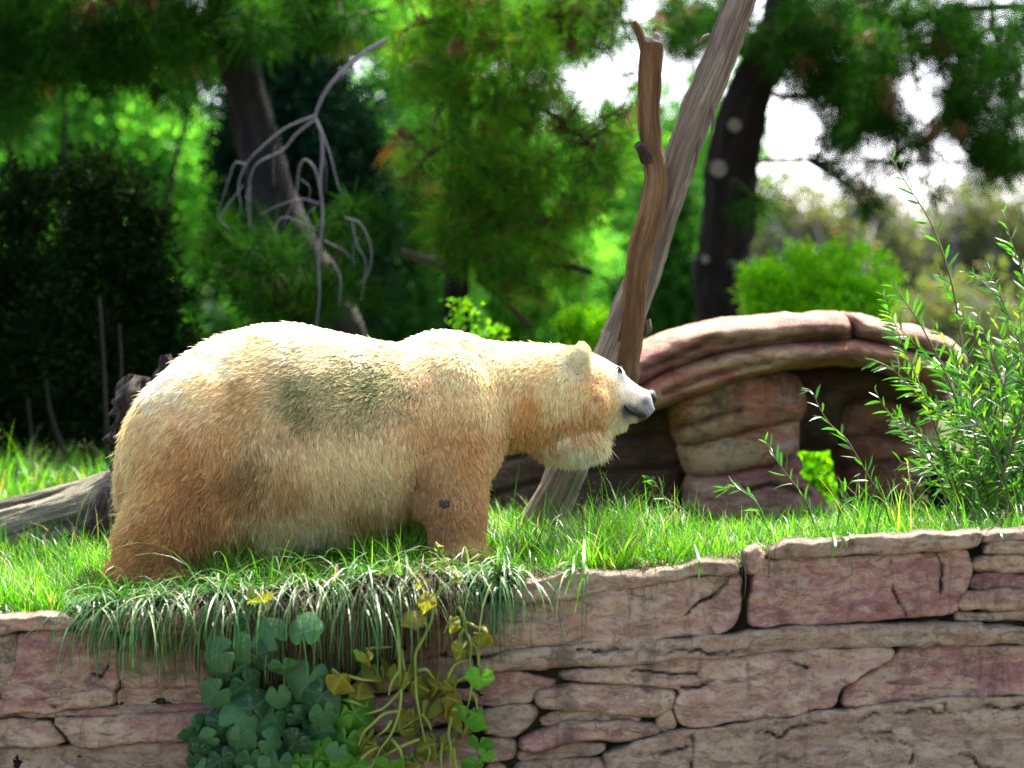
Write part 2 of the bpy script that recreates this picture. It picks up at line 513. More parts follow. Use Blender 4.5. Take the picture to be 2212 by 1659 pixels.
M['vine_yellow'] = vine_leaf_mat('wilted_vine_leaf', (0.13, 0.19, 0.02), (0.26, 0.25, 0.03), (0.14, 0.07, 0.02), 0.4, 0.5, (0.3, 0.33, 0.06))
M['vine_fresh'] = vine_leaf_mat('fresh_vine_leaf', (0.05, 0.22, 0.02), (0.13, 0.36, 0.03), (0.13, 0.2, 0.04), 0.4, 0.4, (0.16, 0.3, 0.08))
t = NT('vine_stem'); M['vine_stem'] = t.done(t.ramp(t.noise(t.coord('obj'), 8, 3), [(0.3, (0.13, 0.22, 0.03)), (0.7, (0.26, 0.33, 0.05))]), 0.45, None, 0.4, 0.2)
t = NT('willow_stem'); M['willow_stem'] = t.done(t.ramp(t.noise(t.coord('obj'), 5, 3), [(0.3, (0.09, 0.035, 0.025)), (0.7, (0.12, 0.13, 0.03))]), 0.5, None, 0.4)

# ------------------------------------------------------------------ the ground
GX = (np.array([-1500, -200, 250, 700, 1000, 1300, 1600, 1700, 2212, 2600, 3800]) - 1106) * S
lip_py = np.array([1325, 1325, 1322, 1296, 1262, 1238, 1216, 1176, 1152, 1142, 1142.])
GY = [-1.0, 0.0, 1.5, 3.5, 8.0, 20.0, 60.0, 400.0]
GH = np.array([
    (lip_py - 829.5) * S * (D - 1) / D,
    (np.array([1262, 1262, 1250, 1228, 1205, 1190, 1176, 1166, 1142, 1138, 1138.]) - 829.5) * S,
    [.80, .80, .79, .77, .76, .75, .73, .71, .66, .66, .66],
    [.58, .58, .58, .62, .72, .80, .80, .78, .72, .72, .72],
    [.35, .35, .35, .40, .50, .55, .55, .55, .55, .55, .55],
    [.2] * 11, [-.3] * 11, [-3.] * 11])
def ground_z(x, y):
    x = np.asarray(x, float); y = np.clip(np.asarray(y, float), GY[0], GY[-1])
    rows = np.stack([np.interp(x, GX, r) for r in GH])
    i = np.clip(np.searchsorted(GY, y, side='right') - 1, 0, len(GY) - 2)
    g = np.array(GY)
    t = (y - g[i]) / (g[i + 1] - g[i])
    t = t * t * (3 - 2 * t)
    k = np.arange(rows.shape[1]) if rows.ndim > 1 else 0
    h = rows[i, k] * (1 - t) + rows[i + 1, k] * t
    return ZC - h
def sheet(name, xs, ys, zf, mat):
    X, Y = np.meshgrid(xs, ys, indexing='ij')
    x, y = X.ravel(), Y.ravel()
    z = zf(x, y)
    nx, ny = len(xs), len(ys)
    i, j = np.meshgrid(np.arange(nx - 1), np.arange(ny - 1), indexing='ij')
    a = (i * ny + j).ravel()
    F = np.stack([a, a + ny, a + ny + 1, a + 1], 1)
    mb = MB(); mb.add(np.stack([x, y, z], 1), F)
    o = mb.build(name, mat)
    o['kind'] = 'structure'
    return o
def upper_z(x, y):
    q = np.stack([x * 3, y * 3, x * 0], 1)
    return ground_z(x, y) - 0.012 + 0.012 * fbm(q, 3, 4)
xs = np.concatenate([np.linspace(-400, -8, 20)[:-1], np.linspace(-8, -3, 12)[:-1], np.linspace(-3, 3, 130), np.linspace(3, 8, 12)[1:], np.linspace(8, 400, 20)[1:]])
ys = np.concatenate([np.linspace(-0.98, 3.5, 90), np.linspace(3.5, 30, 40)[1:], np.linspace(30, 400, 14)[1:]])
sheet('ground', xs, ys, upper_z, M['soil'])
sheet('path', np.linspace(-400, 400, 9), np.linspace(-60, -0.9, 9), lambda x, y: x * 0.0, M['path'])

# ------------------------------------------------------------------ the sandstone wall
WY = -1.06
def wall_y(x, z):
    q = np.stack([x * 0.8, z * 2.0, x * 0], 1)
    top = ZC - 0.75
    return WY - 0.10 * np.clip(top - z, 0, 3) + 0.035 * fbm(q, 11, 2)
def R4(pts):
    out = []
    for u, v in pts:
        if u >= 2205: u = 2900
        if v >= 1090: v = 1850
        out.append((972 + u * .5605, 1080 + v * .5605))
    return out
def R5(pts):
    out = []
    for u, v in pts:
        if u <= -90: u = -1700
        if v >= 1129: v = 2020
        out.append((u * .5127, 1080 + v * .5127))
    return out
stones = [
    ('stone_tan', R4([(0, 455), (130, 425), (280, 385), (480, 375), (700, 335), (900, 302), (1080, 285), (1112, 305), (1106, 400), (1092, 500), (900, 520), (700, 537), (400, 552), (120, 582), (0, 598)]), 0.0),
    ('stone_grey', R4([(230, 345), (400, 302), (640, 290), (860, 268), (1060, 238), (1112, 247), (1108, 272), (900, 290), (700, 322), (480, 362), (250, 378)]), 0.02),
    ('stone_tan', R4([(1142, 205), (1190, 192), (1212, 215), (1200, 262), (1160, 290), (1140, 250)]), 0.035),
    ('stone_pink', R4([(1222, 240), (1400, 218), (1640, 218), (1850, 208), (1990, 200), (2000, 255), (1982, 330), (1945, 425), (1800, 438), (1600, 458), (1400, 474), (1155, 482), (1152, 420), (1168, 340), (1190, 280)]), 0.01),
    ('stone_grey', R4([(1232, 196), (1300, 168), (1500, 158), (1750, 140), (2000, 128), (2040, 130), (2020, 178), (1800, 193), (1500, 203), (1240, 222)]), 0.05),
    ('stone_grey', R4([(2050, 126), (2212, 112), (2212, 142), (2060, 152)]), 0.05),
    ('stone_grey', R4([(2060, 168), (2212, 155), (2212, 195), (2062, 200)]), 0.03),
    ('stone_tan', R4([(2030, 218), (2212, 208), (2212, 268), (2020, 264)]), 0.02),
    ('stone_pink', R4([(2012, 292), (2212, 288), (2212, 322), (2000, 346)]), 0.0),
    ('stone_tan', R4([(1990, 360), (2212, 335), (2212, 402), (1960, 418)]), 0.01),
    ('stone_grey', R4([(1958, 438), (2212, 418), (2212, 455), (2060, 462), (1960, 460)]), 0.01),
    ('stone_grey', R4([(110, 605), (400, 568), (800, 543), (1100, 517), (1300, 500), (1500, 490), (1800, 480), (2040, 477), (2050, 498), (2212, 505), (2212, 543), (1900, 548), (1650, 557), (1400, 568), (1200, 578), (900, 610), (600, 625), (300, 645), (110, 640)]), 0.03),
    ('stone_tan', R4([(430, 664), (700, 637), (900, 620), (1220, 592), (1715, 572), (1700, 600), (1640, 640), (1530, 688), (1480, 720), (1462, 788), (1300, 810), (1100, 838), (950, 856), (890, 848), (864, 780), (888, 722), (860, 704), (700, 697), (520, 687), (430, 684)]), 0.012),
    ('stone_pink', R4([(1738, 585), (1900, 567), (2212, 560), (2212, 738), (2000, 742), (1850, 752), (1700, 772), (1560, 792), (1518, 783), (1534, 712), (1600, 668), (1690, 628)]), 0.012),
    ('stone_tan', R4([(335, 742), (480, 710), (700, 716), (845, 726), (862, 738), (842, 788), (780, 822), (600, 806), (450, 797), (345, 788)]), 0.02),
    ('stone_pink', R4([(125, 668), (330, 674), (410, 694), (322, 733), (300, 768), (130, 786), (60, 756)]), 0.0),
    ('stone_tan', R4([(340, 858), (420, 808), (600, 820), (760, 836), (580, 838), (450, 846)]), 0.01),
    ('stone_pink', R4([(290, 908), (450, 856), (600, 848), (775, 852), (805, 878), (700, 903), (500, 921), (320, 948), (280, 940)]), 0.02),
    ('stone_tan', R4([(798, 838), (850, 806), (872, 862), (830, 880), (795, 864)]), 0.0),
    ('stone_grey', R4([(125, 812), (290, 795), (328, 805), (302, 862), (250, 898), (120, 882)]), 0.0),
    ('stone_tan', R4([(135, 910), (250, 924), (240, 982), (150, 998), (128, 960)]), 0.0),
    ('stone_grey', R4([(262, 966), (450, 938), (600, 932), (562, 968), (400, 984), (270, 988)]), 0.0),
    ('stone_grey', R4([(590, 985), (640, 955), (700, 928), (880, 893), (1100, 864), (1300, 838), (1500, 808), (1700, 787), (1900, 767), (2000, 764), (2212, 776), (2212, 1100), (640, 1100)]), 0.035),
    ('stone_grey', R4([(225, 1008), (570, 988), (600, 1010), (628, 1100), (225, 1100)]), 0.01),
    ('stone_tan', R4([(130, 1018), (215, 1012), (212, 1100), (130, 1100)]), 0.0),
    ('stone_tan', R5([(-100, 487), (280, 487), (312, 502), (292, 540), (90, 532), (25, 556), (-100, 548)]), 0.045),
    ('stone_grey', R5([(-100, 568), (30, 575), (82, 562), (74, 640), (60, 720), (22, 812), (-100, 822)]), 0.0),
    ('stone_pink', R5([(98, 572), (150, 552), (330, 552), (480, 566), (500, 640), (495, 785), (400, 800), (200, 822), (45, 832), (26, 818), (86, 720), (84, 640)]), 0.02),
    ('stone_tan', R5([(325, 505), (600, 470), (980, 455), (985, 530), (700, 545), (330, 540)]), 0.03),
    ('stone_tan', R5([(512, 562), (700, 565), (985, 550), (985, 760), (700, 778), (512, 782)]), 0.0),
    ('stone_tan', R5([(-100, 852), (190, 833), (480, 806), (486, 850), (300, 868), (200, 876), (60, 886), (-100, 892)]), 0.01),
    ('stone_tan', R5([(500, 802), (860, 792), (985, 785), (985, 850), (700, 854), (520, 862)]), -0.02),
    ('stone_pink', R5([(-100, 906), (220, 894), (450, 874), (850, 864), (985, 862), (985, 872), (700, 886), (400, 902), (-100, 922)]), 0.0),
    ('stone_tan', R5([(-100, 936), (212, 924), (242, 955), (284, 1018), (-100, 1048)]), 0.0),
    ('stone_tan', R5([(238, 922), (500, 908), (900, 882), (985, 888), (985, 985), (700, 1000), (500, 1014), (322, 1023), (282, 970)]), 0.02),
    ('stone_grey', R5([(-100, 1068), (300, 1042), (780, 1012), (985, 1000), (985, 1130), (-100, 1130)]), 0.01),
    ('stone_tan', [(512, 1352), (700, 1336), (850, 1316), (962, 1310), (966, 1400), (880, 1422), (700, 1444), (512, 1458)], 0.0),
    ('stone_grey', [(512, 1474), (880, 1438), (1010, 1412), (1025, 1458), (900, 1480), (512, 1516)], 0.01),
    ('stone_pink', [(512, 1534), (700, 1520), (900, 1496), (1028, 1488), (1036, 1548), (850, 1572), (700, 1582), (512, 1592)], 0.0),
    ('stone_tan', [(512, 1612), (800, 1596), (1030, 1572), (1036, 2110), (512, 2110)], 0.0),
    ('stone_tan', [(620, 1296), (800, 1272), (990, 1252), (1100, 1262), (960, 1302), (700, 1330), (510, 1345), (510, 1310)], 0.0),
]
cracks = [
    R4([(480, 586), (700, 570), (1000, 578), (1200, 568)]), R4([(885, 712), (1000, 702), (1150, 690), (1265, 678)]),
    R4([(700, 668), (960, 672)]), R4([(1980, 690), (2050, 640), (2150, 565)]), R4([(928, 888), (938, 960), (944, 1080)]),
    R4([(1180, 897), (1330, 864), (1600, 827), (1890, 800)]), R4([(1215, 598), (1300, 612), (1390, 640)]), R4([(1890, 770), (1885, 800), (2212, 790)]),
    R4([(1730, 925), (1780, 950), (1765, 1010)]), R4([(865, 455), (960, 390), (1080, 300)]), R4([(590, 970), (920, 940)]),
    R4([(640, 1000), (760, 1030)]), R4([(340, 400), (430, 410)]), R4([(1885, 220), (1900, 300), (1890, 360)]),
    R4([(1690, 250), (1720, 380), (1745, 440)]), R5([(190, 835), (240, 870)]), R5([(400, 725), (440, 735), (470, 700)]),
    R4([(1180, 1000), (1260, 950), (1330, 990)]), R4([(1500, 900), (1560, 880), (1680, 890)]), R4([(1960, 980), (2050, 1010)]),
]
cracks = [np.array([P(a, b, WY)[[0, 2]] for a, b in c]) for c in cracks]
wall = thing('stone_wall', 'layered sandstone ledge wall with mossy joints under the grass and vines', 'wall', (0, -1.0, 0))
def set_tint_mask(me, w):
    a = me.attributes.new('tint_mask', 'FLOAT', 'POINT')
    a.data.foreach_set('value', np.asarray(w, np.float32))
for k, (mat, poly, out) in enumerate(stones):
    pts = np.array([P(a, b, WY)[[0, 2]] for a, b in poly])
    pts[:, 1] = np.maximum(pts[:, 1], -0.02)
    sp = smooth_poly(pts, 0.02, 2)
    ar = np.roll(sp, -1, 0); orient = np.sum(sp[:, 0] * ar[:, 1] - ar[:, 0] * sp[:, 1])
    e = unit(np.roll(sp, -1, 0) - np.roll(sp, 1, 0)); sp = sp + np.stack([e[:, 1], -e[:, 0]], 1) * (0.0185 if orient > 0 else -0.0185)
    big = (sp.max(0) - sp.min(0))
    X, Z, dd, F = slab(sp, 0.0075 if big[0] < 2.2 else 0.0095, None, warp=0.020, seed=k)
    rr = 0.013 + 0.006 * (k % 3)
    t_ = np.clip(dd / rr, 0, 1)
    prof = np.sqrt(1 - (1 - t_) ** 2)
    q = np.stack([X * 7, Z * 14, X * 0 + k], 1)
    q2 = np.stack([X * 2.2, Z * 4, X * 0 + k * 3], 1)
    q3 = np.stack([X * 40, Z * 55, X * 0 + k], 1)
    # chipped layers: terraces across the bedding
    lay = fbm(np.stack([X * 1.5, Z * 16, X * 0 + k], 1), k + 9, 3)
    nz = 0.022 * fbm(q2, k, 2) + 0.022 * fbm(q, k + 5, 4) + 0.016 * (np.floor(lay * 5) / 5) + 0.006 * fbm(q3, k, 2)
    Y = wall_y(X, Z) + 0.055 - (0.055 + out + 0.012 * math.sin(k * 2.3)) * prof + nz * t_
    tint_mask = np.clip(1 - dd / 0.011, 0, 1) ** 1.5  # rim darkening: moss and dirt with crevice shade painted in
    for c in cracks:
        m = (X > c[:, 0].min() - .05) & (X < c[:, 0].max() + .05) & (Z > c[:, 1].min() - .05) & (Z < c[:, 1].max() + .05)
        if m.any():
            wq = np.stack([X[m] * 12, Z[m] * 12, X[m] * 0], 1)
            dc, _, _ = poly_near(X[m] + 0.03 * fbm(wq, 2, 3), Z[m] + 0.03 * fbm(wq, 4, 3), c, False)
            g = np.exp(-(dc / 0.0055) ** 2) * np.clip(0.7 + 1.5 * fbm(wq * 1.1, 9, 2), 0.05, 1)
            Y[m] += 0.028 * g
            tint_mask[m] = np.maximum(tint_mask[m], g)  # crack shade is painted in as well as carved
    mb = MB(); mb.add(np.stack([X, Y, Z], 1), F)
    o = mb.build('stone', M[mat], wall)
    set_tint_mask(o.data, tint_mask)
# the mossy bed the stones sit in
gx = np.linspace(-4.6, 4.6, 160); gz = np.linspace(-0.02, 1, 60)
X, T = np.meshgrid(gx, gz, indexing='ij')
x = X.ravel(); zt = ground_z(x, x * 0 - 1.0) - 0.025
z = T.ravel() * zt
Y = wall_y(x, z) + 0.03 + 0.02 * fbm(np.stack([x * 9, z * 9, x * 0], 1), 5, 3)
a = (np.arange(159)[:, None] * 60 + np.arange(59)[None]).ravel()
mb = MB(); mb.add(np.stack([x, Y, z], 1), np.stack([a, a + 60, a + 61, a + 1], 1))
# its top edge goes back under the turf
i = np.arange(160) * 60 + 59
top = np.stack([x[i], Y[i], z[i]], 1); back = top.copy(); back[:, 1] = -0.6
mb.add(np.vstack([top, back]), np.stack([np.arange(159), np.arange(159) + 160, np.arange(159) + 161, np.arange(159) + 1], 1))
mb.build('mortar', M['joint'], wall)

# ------------------------------------------------------------------ the rock arch
def R3(pts):
    return [(1404 + u * .3906, 594 + v * .3906) for u, v in pts]
def boulder(poly, Yc, half, rr, mat, parent, name='rock', res=0.014, seed=0, amp=0.05, grooves=(), power=3.0, lean=0.0, grow=0.028):
    pts = np.array([P(q[0], q[1], Yc)[[0, 2]] for q in poly])
    sp = smooth_poly(pts, 0.02, 2)
    ar = np.roll(sp, -1, 0); orient = np.sum(sp[:, 0] * ar[:, 1] - ar[:, 0] * sp[:, 1])
    e = unit(np.roll(sp, -1, 0) - np.roll(sp, 1, 0)); sp = sp + np.stack([e[:, 1], -e[:, 0]], 1) * (grow if orient > 0 else -grow)
    X, Z, dd, F = slab(sp, res, None, warp=0.016, seed=seed)
    t_ = np.clip(dd / rr, 0, 1)
    prof = (1 - (1 - t_) ** power) ** (1 / power)
    mb = MB()
    tint_mask = np.zeros(len(X))
    g = np.zeros(len(X))
    for c in grooves:
        c = np.array([P(q[0], q[1], Yc)[[0, 2]] for q in c])
        wq = np.stack([X * 8, Z * 8, X * 0], 1)
        dc, _, _ = poly_near(X + 0.012 * fbm(wq, 2, 2), Z + 0.012 * fbm(wq, 4, 2), c, False)
        g = np.maximum(g, np.exp(-(dc / 0.014) ** 2))
    for side in (-1, 1):
        q = np.stack([X * 2.5, Z * 3.5, X * 0 + seed + side], 1)
        q2 = np.stack([X * 12, Z * 20, X * 0 + seed + side], 1)
        Y = Yc + lean * (Z - Z.mean()) + side * (half * prof) + (amp * fbm(q, seed, 3) + amp * 0.35 * fbm(q2, seed + 3, 3)) * t_ - side * 0.05 * g
        mb.add(np.stack([X, Y, Z], 1), F if side < 0 else F[:, ::-1])
    o = mb.build(name, M[mat], parent)
    set_tint_mask(o.data, np.tile(g * 0.5, 2))  # groove bottoms also darkened by painted shade
    return o
arch = thing('rock_arch', 'low red and tan sandstone arch on stacked rock piers behind the polar bear', 'rock arch', P(1650, 1165, 3.0))
# crowning layer, in two pieces
boulder([(1330, 812), (1368, 762), (1440, 722), (1525, 701), (1620, 691), (1790, 683), (1812, 700), (1816, 736), (1720, 740), (1640, 746), (1540, 762), (1430, 802), (1345, 850)], 2.75, 0.75, 0.13, 'arch_pink', arch, 'cap_rock', seed=1,
        grooves=[[(1380, 800), (1500, 752), (1600, 735)], [(1400, 790), (1530, 735)], [(1660, 735), (1810, 726)]])
boulder([(1800, 684), (1835, 690), (1900, 706), (1965, 716), (2030, 742), (2052, 775), (2056, 800), (2030, 790), (1980, 770), (1900, 752), (1822, 738)], 2.75, 0.72, 0.12, 'arch_pink', arch, 'cap_rock', seed=2, grooves=[[(1830, 735), (1900, 742), (1960, 755)]])
boulder([(1300, 880), (1345, 850), (1430, 806), (1540, 766), (1640, 750), (1720, 744), (1816, 740), (1900, 756), (1980, 774), (2030, 800), (2020, 850), (1960, 812), (1880, 786), (1780, 782), (1690, 792), (1600, 812), (1500, 846), (1400, 880), (1320, 910)], 2.7, 0.70, 0.10, 'arch_tan', arch, 'span_rock', seed=3,
        grooves=[[(1420, 850), (1560, 800), (1640, 785)]])
boulder([(1020, 1220), (1020, 1010), (1080, 940), (1180, 890), (1300, 868), (1400, 842), (1560, 800), (1700, 776), (1850, 778), (1960, 800), (2030, 850), (2040, 900), (1980, 880), (1900, 862), (1850, 858), (1810, 866), (1790, 900), (1792, 962), (1760, 966), (1712, 962), (1700, 985), (1470, 1010), (1478, 1120), (1480, 1220)], 3.15, 0.62, 0.22, 'arch_shade_brown', arch, 'inner_rock', seed=4, amp=0.05,
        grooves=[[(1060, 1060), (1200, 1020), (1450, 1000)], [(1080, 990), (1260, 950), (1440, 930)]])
# left pier, stacked
boulder(R3([(118, 700), (130, 660), (200, 610), (330, 570), (480, 555), (620, 538), (720, 545), (780, 575), (820, 650), (825, 740), (800, 785), (640, 815), (400, 880), (180, 930), (140, 870)]), 2.55, 0.30, 0.14, 'arch_tan', arch, 'rock', seed=5, amp=0.03, grooves=[R3([(140, 830), (300, 790), (480, 745)])])
boulder(R3([(165, 935), (400, 888), (640, 822), (795, 795), (790, 880), (785, 960), (760, 1000), (640, 1040), (500, 1075), (330, 1110), (220, 1090), (190, 1020)]), 2.6, 0.29, 0.12, 'arch_tan', arch, 'rock', seed=6, amp=0.035)
boulder(R3([(690, 1060), (800, 1005), (815, 1050), (790, 1090), (700, 1100)]), 2.45, 0.14, 0.08, 'arch_pink', arch, 'rock', seed=7, amp=0.02)
boulder(R3([(215, 1120), (330, 1118), (500, 1085), (690, 1060), (780, 1095), (860, 1160), (900, 1200), (940, 1260), (930, 1320), (900, 1460), (240, 1470), (215, 1300), (205, 1200)]), 2.6, 0.34, 0.14, 'arch_pink', arch, 'rock', seed=8, amp=0.035,
        grooves=[R3([(480, 1180), (640, 1150), (860, 1200)]), R3([(240, 1340), (480, 1370)])])
# right pier
boulder(R3([(1000, 760), (1060, 700), (1180, 672), (1320, 690), (1400, 740), (1420, 830), (1440, 1000), (1430, 1200), (1440, 1480), (1110, 1480), (1080, 1250), (1040, 1000), (1000, 880)]), 3.0, 0.3, 0.14, 'arch_rust', arch, 'rock', seed=9, amp=0.04, grooves=[R3([(980, 900), (1200, 880), (1420, 930)]), R3([(1000, 1060), (1400, 1010)]), R3([(1040, 1260), (1420, 1220)])])
boulder(R3([(1390, 800), (1440, 755), (1520, 780), (1560, 860), (1565, 1020), (1560, 1190), (1440, 1200), (1420, 1000)]), 3.0, 0.24, 0.1, 'arch_tan', arch, 'rock', seed=10, amp=0.03)
boulder(R3([(1420, 1205), (1560, 1200), (1630, 1230), (1640, 1480), (1400, 1480)]), 3.0, 0.3, 0.12, 'arch_tan', arch, 'rock', seed=12, amp=0.03)

# ------------------------------------------------------------------ bare leaning trunk with a sawn limb
tree = thing('dead_tree', 'bare grey dead tree leaning up behind the bear, with a sawn-off limb', 'dead tree', P(1150, 1175, 0.9))
YT = 0.9
mb = MB()
tube(mb, PP([(1128, 1215), (1160, 1150), (1205, 1060), (1248, 960), (1290, 850), (1325, 760), (1358, 675), (1392, 590), (1430, 475), (1468, 350), (1510, 235), (1552, 130), (1585, 40), (1615, -40), (1650, -140), (1690, -260)], YT),
     np.array([60, 50, 44, 42, 42, 42, 40, 36, 31, 36, 36, 36, 35, 34, 32, 28]) * S * 1.0, 44, 200, rough=0.13, ridges=0.14, rf=(3.5, .5), seed=3)
mb.build('trunk', M['dead_wood'], tree)
mb = MB()
tube(mb, PP([(1335, 840, .02), (1352, 770, -.03), (1366, 700, -.06), (1374, 620, -.09), (1385, 540, -.12), (1408, 450, -.12), (1418, 385, -.12), (1408, 320, -.12), (1402, 250, -.12), (1403, 170, -.12), (1406, 95, -.12)], YT),
     np.array([40, 33, 27, 27, 27, 28, 25, 24, 24, 25, 25]) * S, 40, 160, rough=0.18, ridges=0.16, rf=(3, .6), seed=8)
limb = mb.build('limb', M['brown_wood'], tree)
mb = MB()
tube(mb, PP([(1406, 97, -.12), (1406, 90, -.12), (1408, 84, -.12)], YT), np.array([23, 26, 22]) * S, 20, 8, rough=0.08, seed=5)
tube(mb, PP([(1416, 92, -.12), (1418, 76, -.12), (1419, 70, -.12)], YT), np.array([8, 9, 4]) * S, 8, 6, rough=0.2, seed=6)
mb.build('cut_end', M['end_grain'], limb)
mb = MB()
tube(mb, PP([(1390, 105, -.14), (1384, 80, -.15), (1376, 58, -.15), (1370, 46, -.15)], YT), np.array([11, 10, 9, 5]) * S, 10, 14, rough=0.25, seed=9)
mb.build('stub', M['brown_wood'], limb)
mb = MB()
tube(mb, PP([(1398, 345, -.16), (1386, 322, -.22), (1378, 312, -.24)], YT), np.array([15, 12, 10]) * S, 12, 10, rough=0.25, seed=10)
mb.build('knot', M['char_wood'], limb)
mb = MB()
tube(mb, PP([(1322, 770, -.01), (1335, 700, -.04), (1350, 650, -.04)], YT), np.array([30, 24, 12]) * S, 14, 18, rough=0.15, seed=12)
mb.build('burl', M['dead_wood'], tree)
for k, (pts, r) in enumerate([([(1520, 205), (1538, 195), (1552, 180)], 3), ([(1536, 220), (1540, 250), (1536, 285)], 4), ([(1512, 295), (1506, 335), (1502, 362)], 3), ([(1534, 76), (1522, 82), (1510, 94)], 5), ([(1398, 690), (1400, 712), (1392, 728)], 7)]):
    mb = MB(); tube(mb, PP(pts, YT - 0.06), np.array([r, r * 1.3, 1]) * S, 6, 8, rough=0.3, seed=k); mb.build('splinter', M['dead_wood'], tree)
mb = MB()
tube(mb, PP([(1055, 1210), (1048, 1160), (1038, 1120), (1020, 1075), (990, 1020)], 0.75), np.array([16, 15, 13, 11, 8]) * S, 14, 30, rough=0.12, ridges=.1, seed=4)
o = mb.build('grey_branch', M['dead_wood'])
tag(o, 'short pale grey branch standing in the grass right behind the front paw', 'branch')

# ------------------------------------------------------------------ fallen log and burnt stump
log = thing('fallen_log', 'weathered grey fallen log with deep splits lying in the grass left of the bear', 'log', P(120, 1185, 1.1))
mb = MB()
tube(mb, PP([(-420, 1260, -.3), (-200, 1215, -.2), (0, 1170, -.05), (100, 1140, 0), (180, 1115, .05), (260, 1085, .1), (330, 1060, .15)], 1.2), np.array([60, 62, 62, 60, 62, 66, 60]) * S, 90, 220, rough=0.14, ridges=0.30, rf=(6, .7), seed=21)
mb.build('trunk', M['log_wood'], log)
mb = MB()
tube(mb, PP([(-100, 1120, .05), (60, 1085, .1), (160, 1062, .12), (225, 1040, .15), (262, 1022, .2)], 1.2), np.array([16, 18, 20, 20, 8]) * S, 30, 90, rough=0.2, ridges=0.3, rf=(4, .9), seed=25)
mb.build('split_edge', M['log_wood'], log)
mb = MB()
tube(mb, PP([(185, 1200, -.05), (205, 1150, -.02), (225, 1100, .0), (235, 1060, .05)], 1.0), np.array([34, 42, 36, 18]) * S, 26, 40, rough=0.35, ridges=0.25, freq=(4, 14), seed=23)
mb.build('root_knot', M['char_wood'], log)
stump = thing('burnt_stump', 'jagged charred tree stump poking out behind the bear\'s rump', 'stump', P(320, 1180, 1.3))
def jag(pts, radii, seed, name='trunk'):
    mb = MB(); tube(mb, PP(pts, 1.3), np.array(radii) * S, 26, 60, rough=0.5, ridges=0.5, freq=(5, 16), seed=seed, rf=(6, 5)); return mb.build(name, M['char_wood'], stump)
jag([(335, 1190), (325, 1080), (312, 980), (304, 900), (296, 850), (302, 812)], [80, 74, 60, 52, 48, 22], 31)
jag([(345, 900), (357, 840), (362, 800), (358, 766)], [30, 28, 22, 10], 33, 'spike')

# ------------------------------------------------------------------ the polar bear
bear = thing('polar_bear', 'large muddy cream polar bear standing side-on in the grass, looking right', 'polar bear', P(700, 1250, 0))
Z_ = lambda py: (829.5 - py) * S + ZC
X_ = lambda px: (px - 1106) * S
def body_ball(mb, px, py, y, rx, ry, rz, ang=0.0, nu=22, nv=14):
    ca, sa = math.cos(ang), math.sin(ang)
    sphere(mb, (X_(px) * (D + y) / D, y, (829.5 - py) * S * (D + y) / D + ZC), (rx, ry, rz), nu, nv, rot=[[ca, 0, -sa], [0, 1, 0], [sa, 0, ca]])
def chain(mb, pts, n=14):
    """pts: (px, py, y, radius) balls blended along a limb"""
    q = spline(np.array(pts, float), n)
    for a in q:
        body_ball(mb, a[0], a[1], a[2], a[3], a[3] * 0.92, a[3], nu=16, nv=10)
st = np.array([  # px, top py, bottom py, half width, y offset
    (268, 952, 1030, .06, 0), (280, 905, 1075, .17, 0), (305, 862, 1100, .25, 0), (345, 817, 1125, .32, 0), (410, 764, 1140, .385, 0),
    (470, 730, 1158, .42, 0), (540, 709, 1170, .44, 0), (620, 701, 1174, .455, 0), (700, 714, 1166, .465, 0), (780, 731, 1148, .46, 0),
    (860, 742, 1112, .44, 0), (920, 730, 1060, .41, 0), (965, 718, 1035, .385, 0), (1010, 726, 1005, .345, 0), (1070, 740, 968, .29, 0),
    (1130, 742, 950, .255, 0.01), (1190, 745, 952, .24, .02), (1240, 751, 958, .23, .04), (1280, 762, 940, .21, .06), (1308, 776, 922, .18, .085),
    (1330, 790, 912, .158, .105), (1350, 810, 909, .134, .13), (1370, 826, 908, .108, .155), (1388, 838, 903, .082, .18), (1401, 842, 893, .070, .195), (1411, 847, 878, .05, .205)])
mb = MB()
m = 170
# arc-length-ish resampling along x with fine steps at the ends
u = np.linspace(0, 1, m)
rows = spline(st, m)
seg = 56
ang = np.linspace(0, 2 * math.pi, seg, endpoint=False)
V = []
for px, tp, bt, hw, yo in rows:
    k = (D + yo) / D
    cz, rz = (tp + bt) / 2, abs(bt - tp) / 2 * S
    sn, cs = np.sin(ang), np.cos(ang)
    e = 2.15
    yy = np.sign(cs) * np.abs(cs) ** (2 / e) * hw
    zz = np.sign(sn) * np.abs(sn) ** (2 / e) * rz
    f = np.clip((px - 1000) / 250, 0, 1)
    yy = yy * (1 - (0.22 - 0.12 * f) * np.clip(sn, -0.3, 1))   # narrower at the spine, wide at the belly
    V.append(np.stack([np.full(seg, X_(px) * k), yo + yy, ((829.5 - cz) * S + zz) * k + ZC], 1))
V = np.array(V).reshape(-1, 3)
i = np.arange(m - 1)[:, None] * seg; j = np.arange(seg)[None]; jn = (j + 1) % seg
mb.add(V, np.stack([i + j, i + jn, i + seg + jn, i + seg + j], -1).reshape(-1, 4))
for e_, idx in ((0, 0), (1, (m - 1) * seg)):
    ring = V[idx:idx + seg]; VV = np.vstack([ring, ring.mean(0)[None]]); jj = np.arange(seg)
    FF = np.stack([jj, (jj + 1) % seg, np.full(seg, seg)], 1)
    mb.add(VV, FF[:, ::-1] if e_ == 0 else FF)
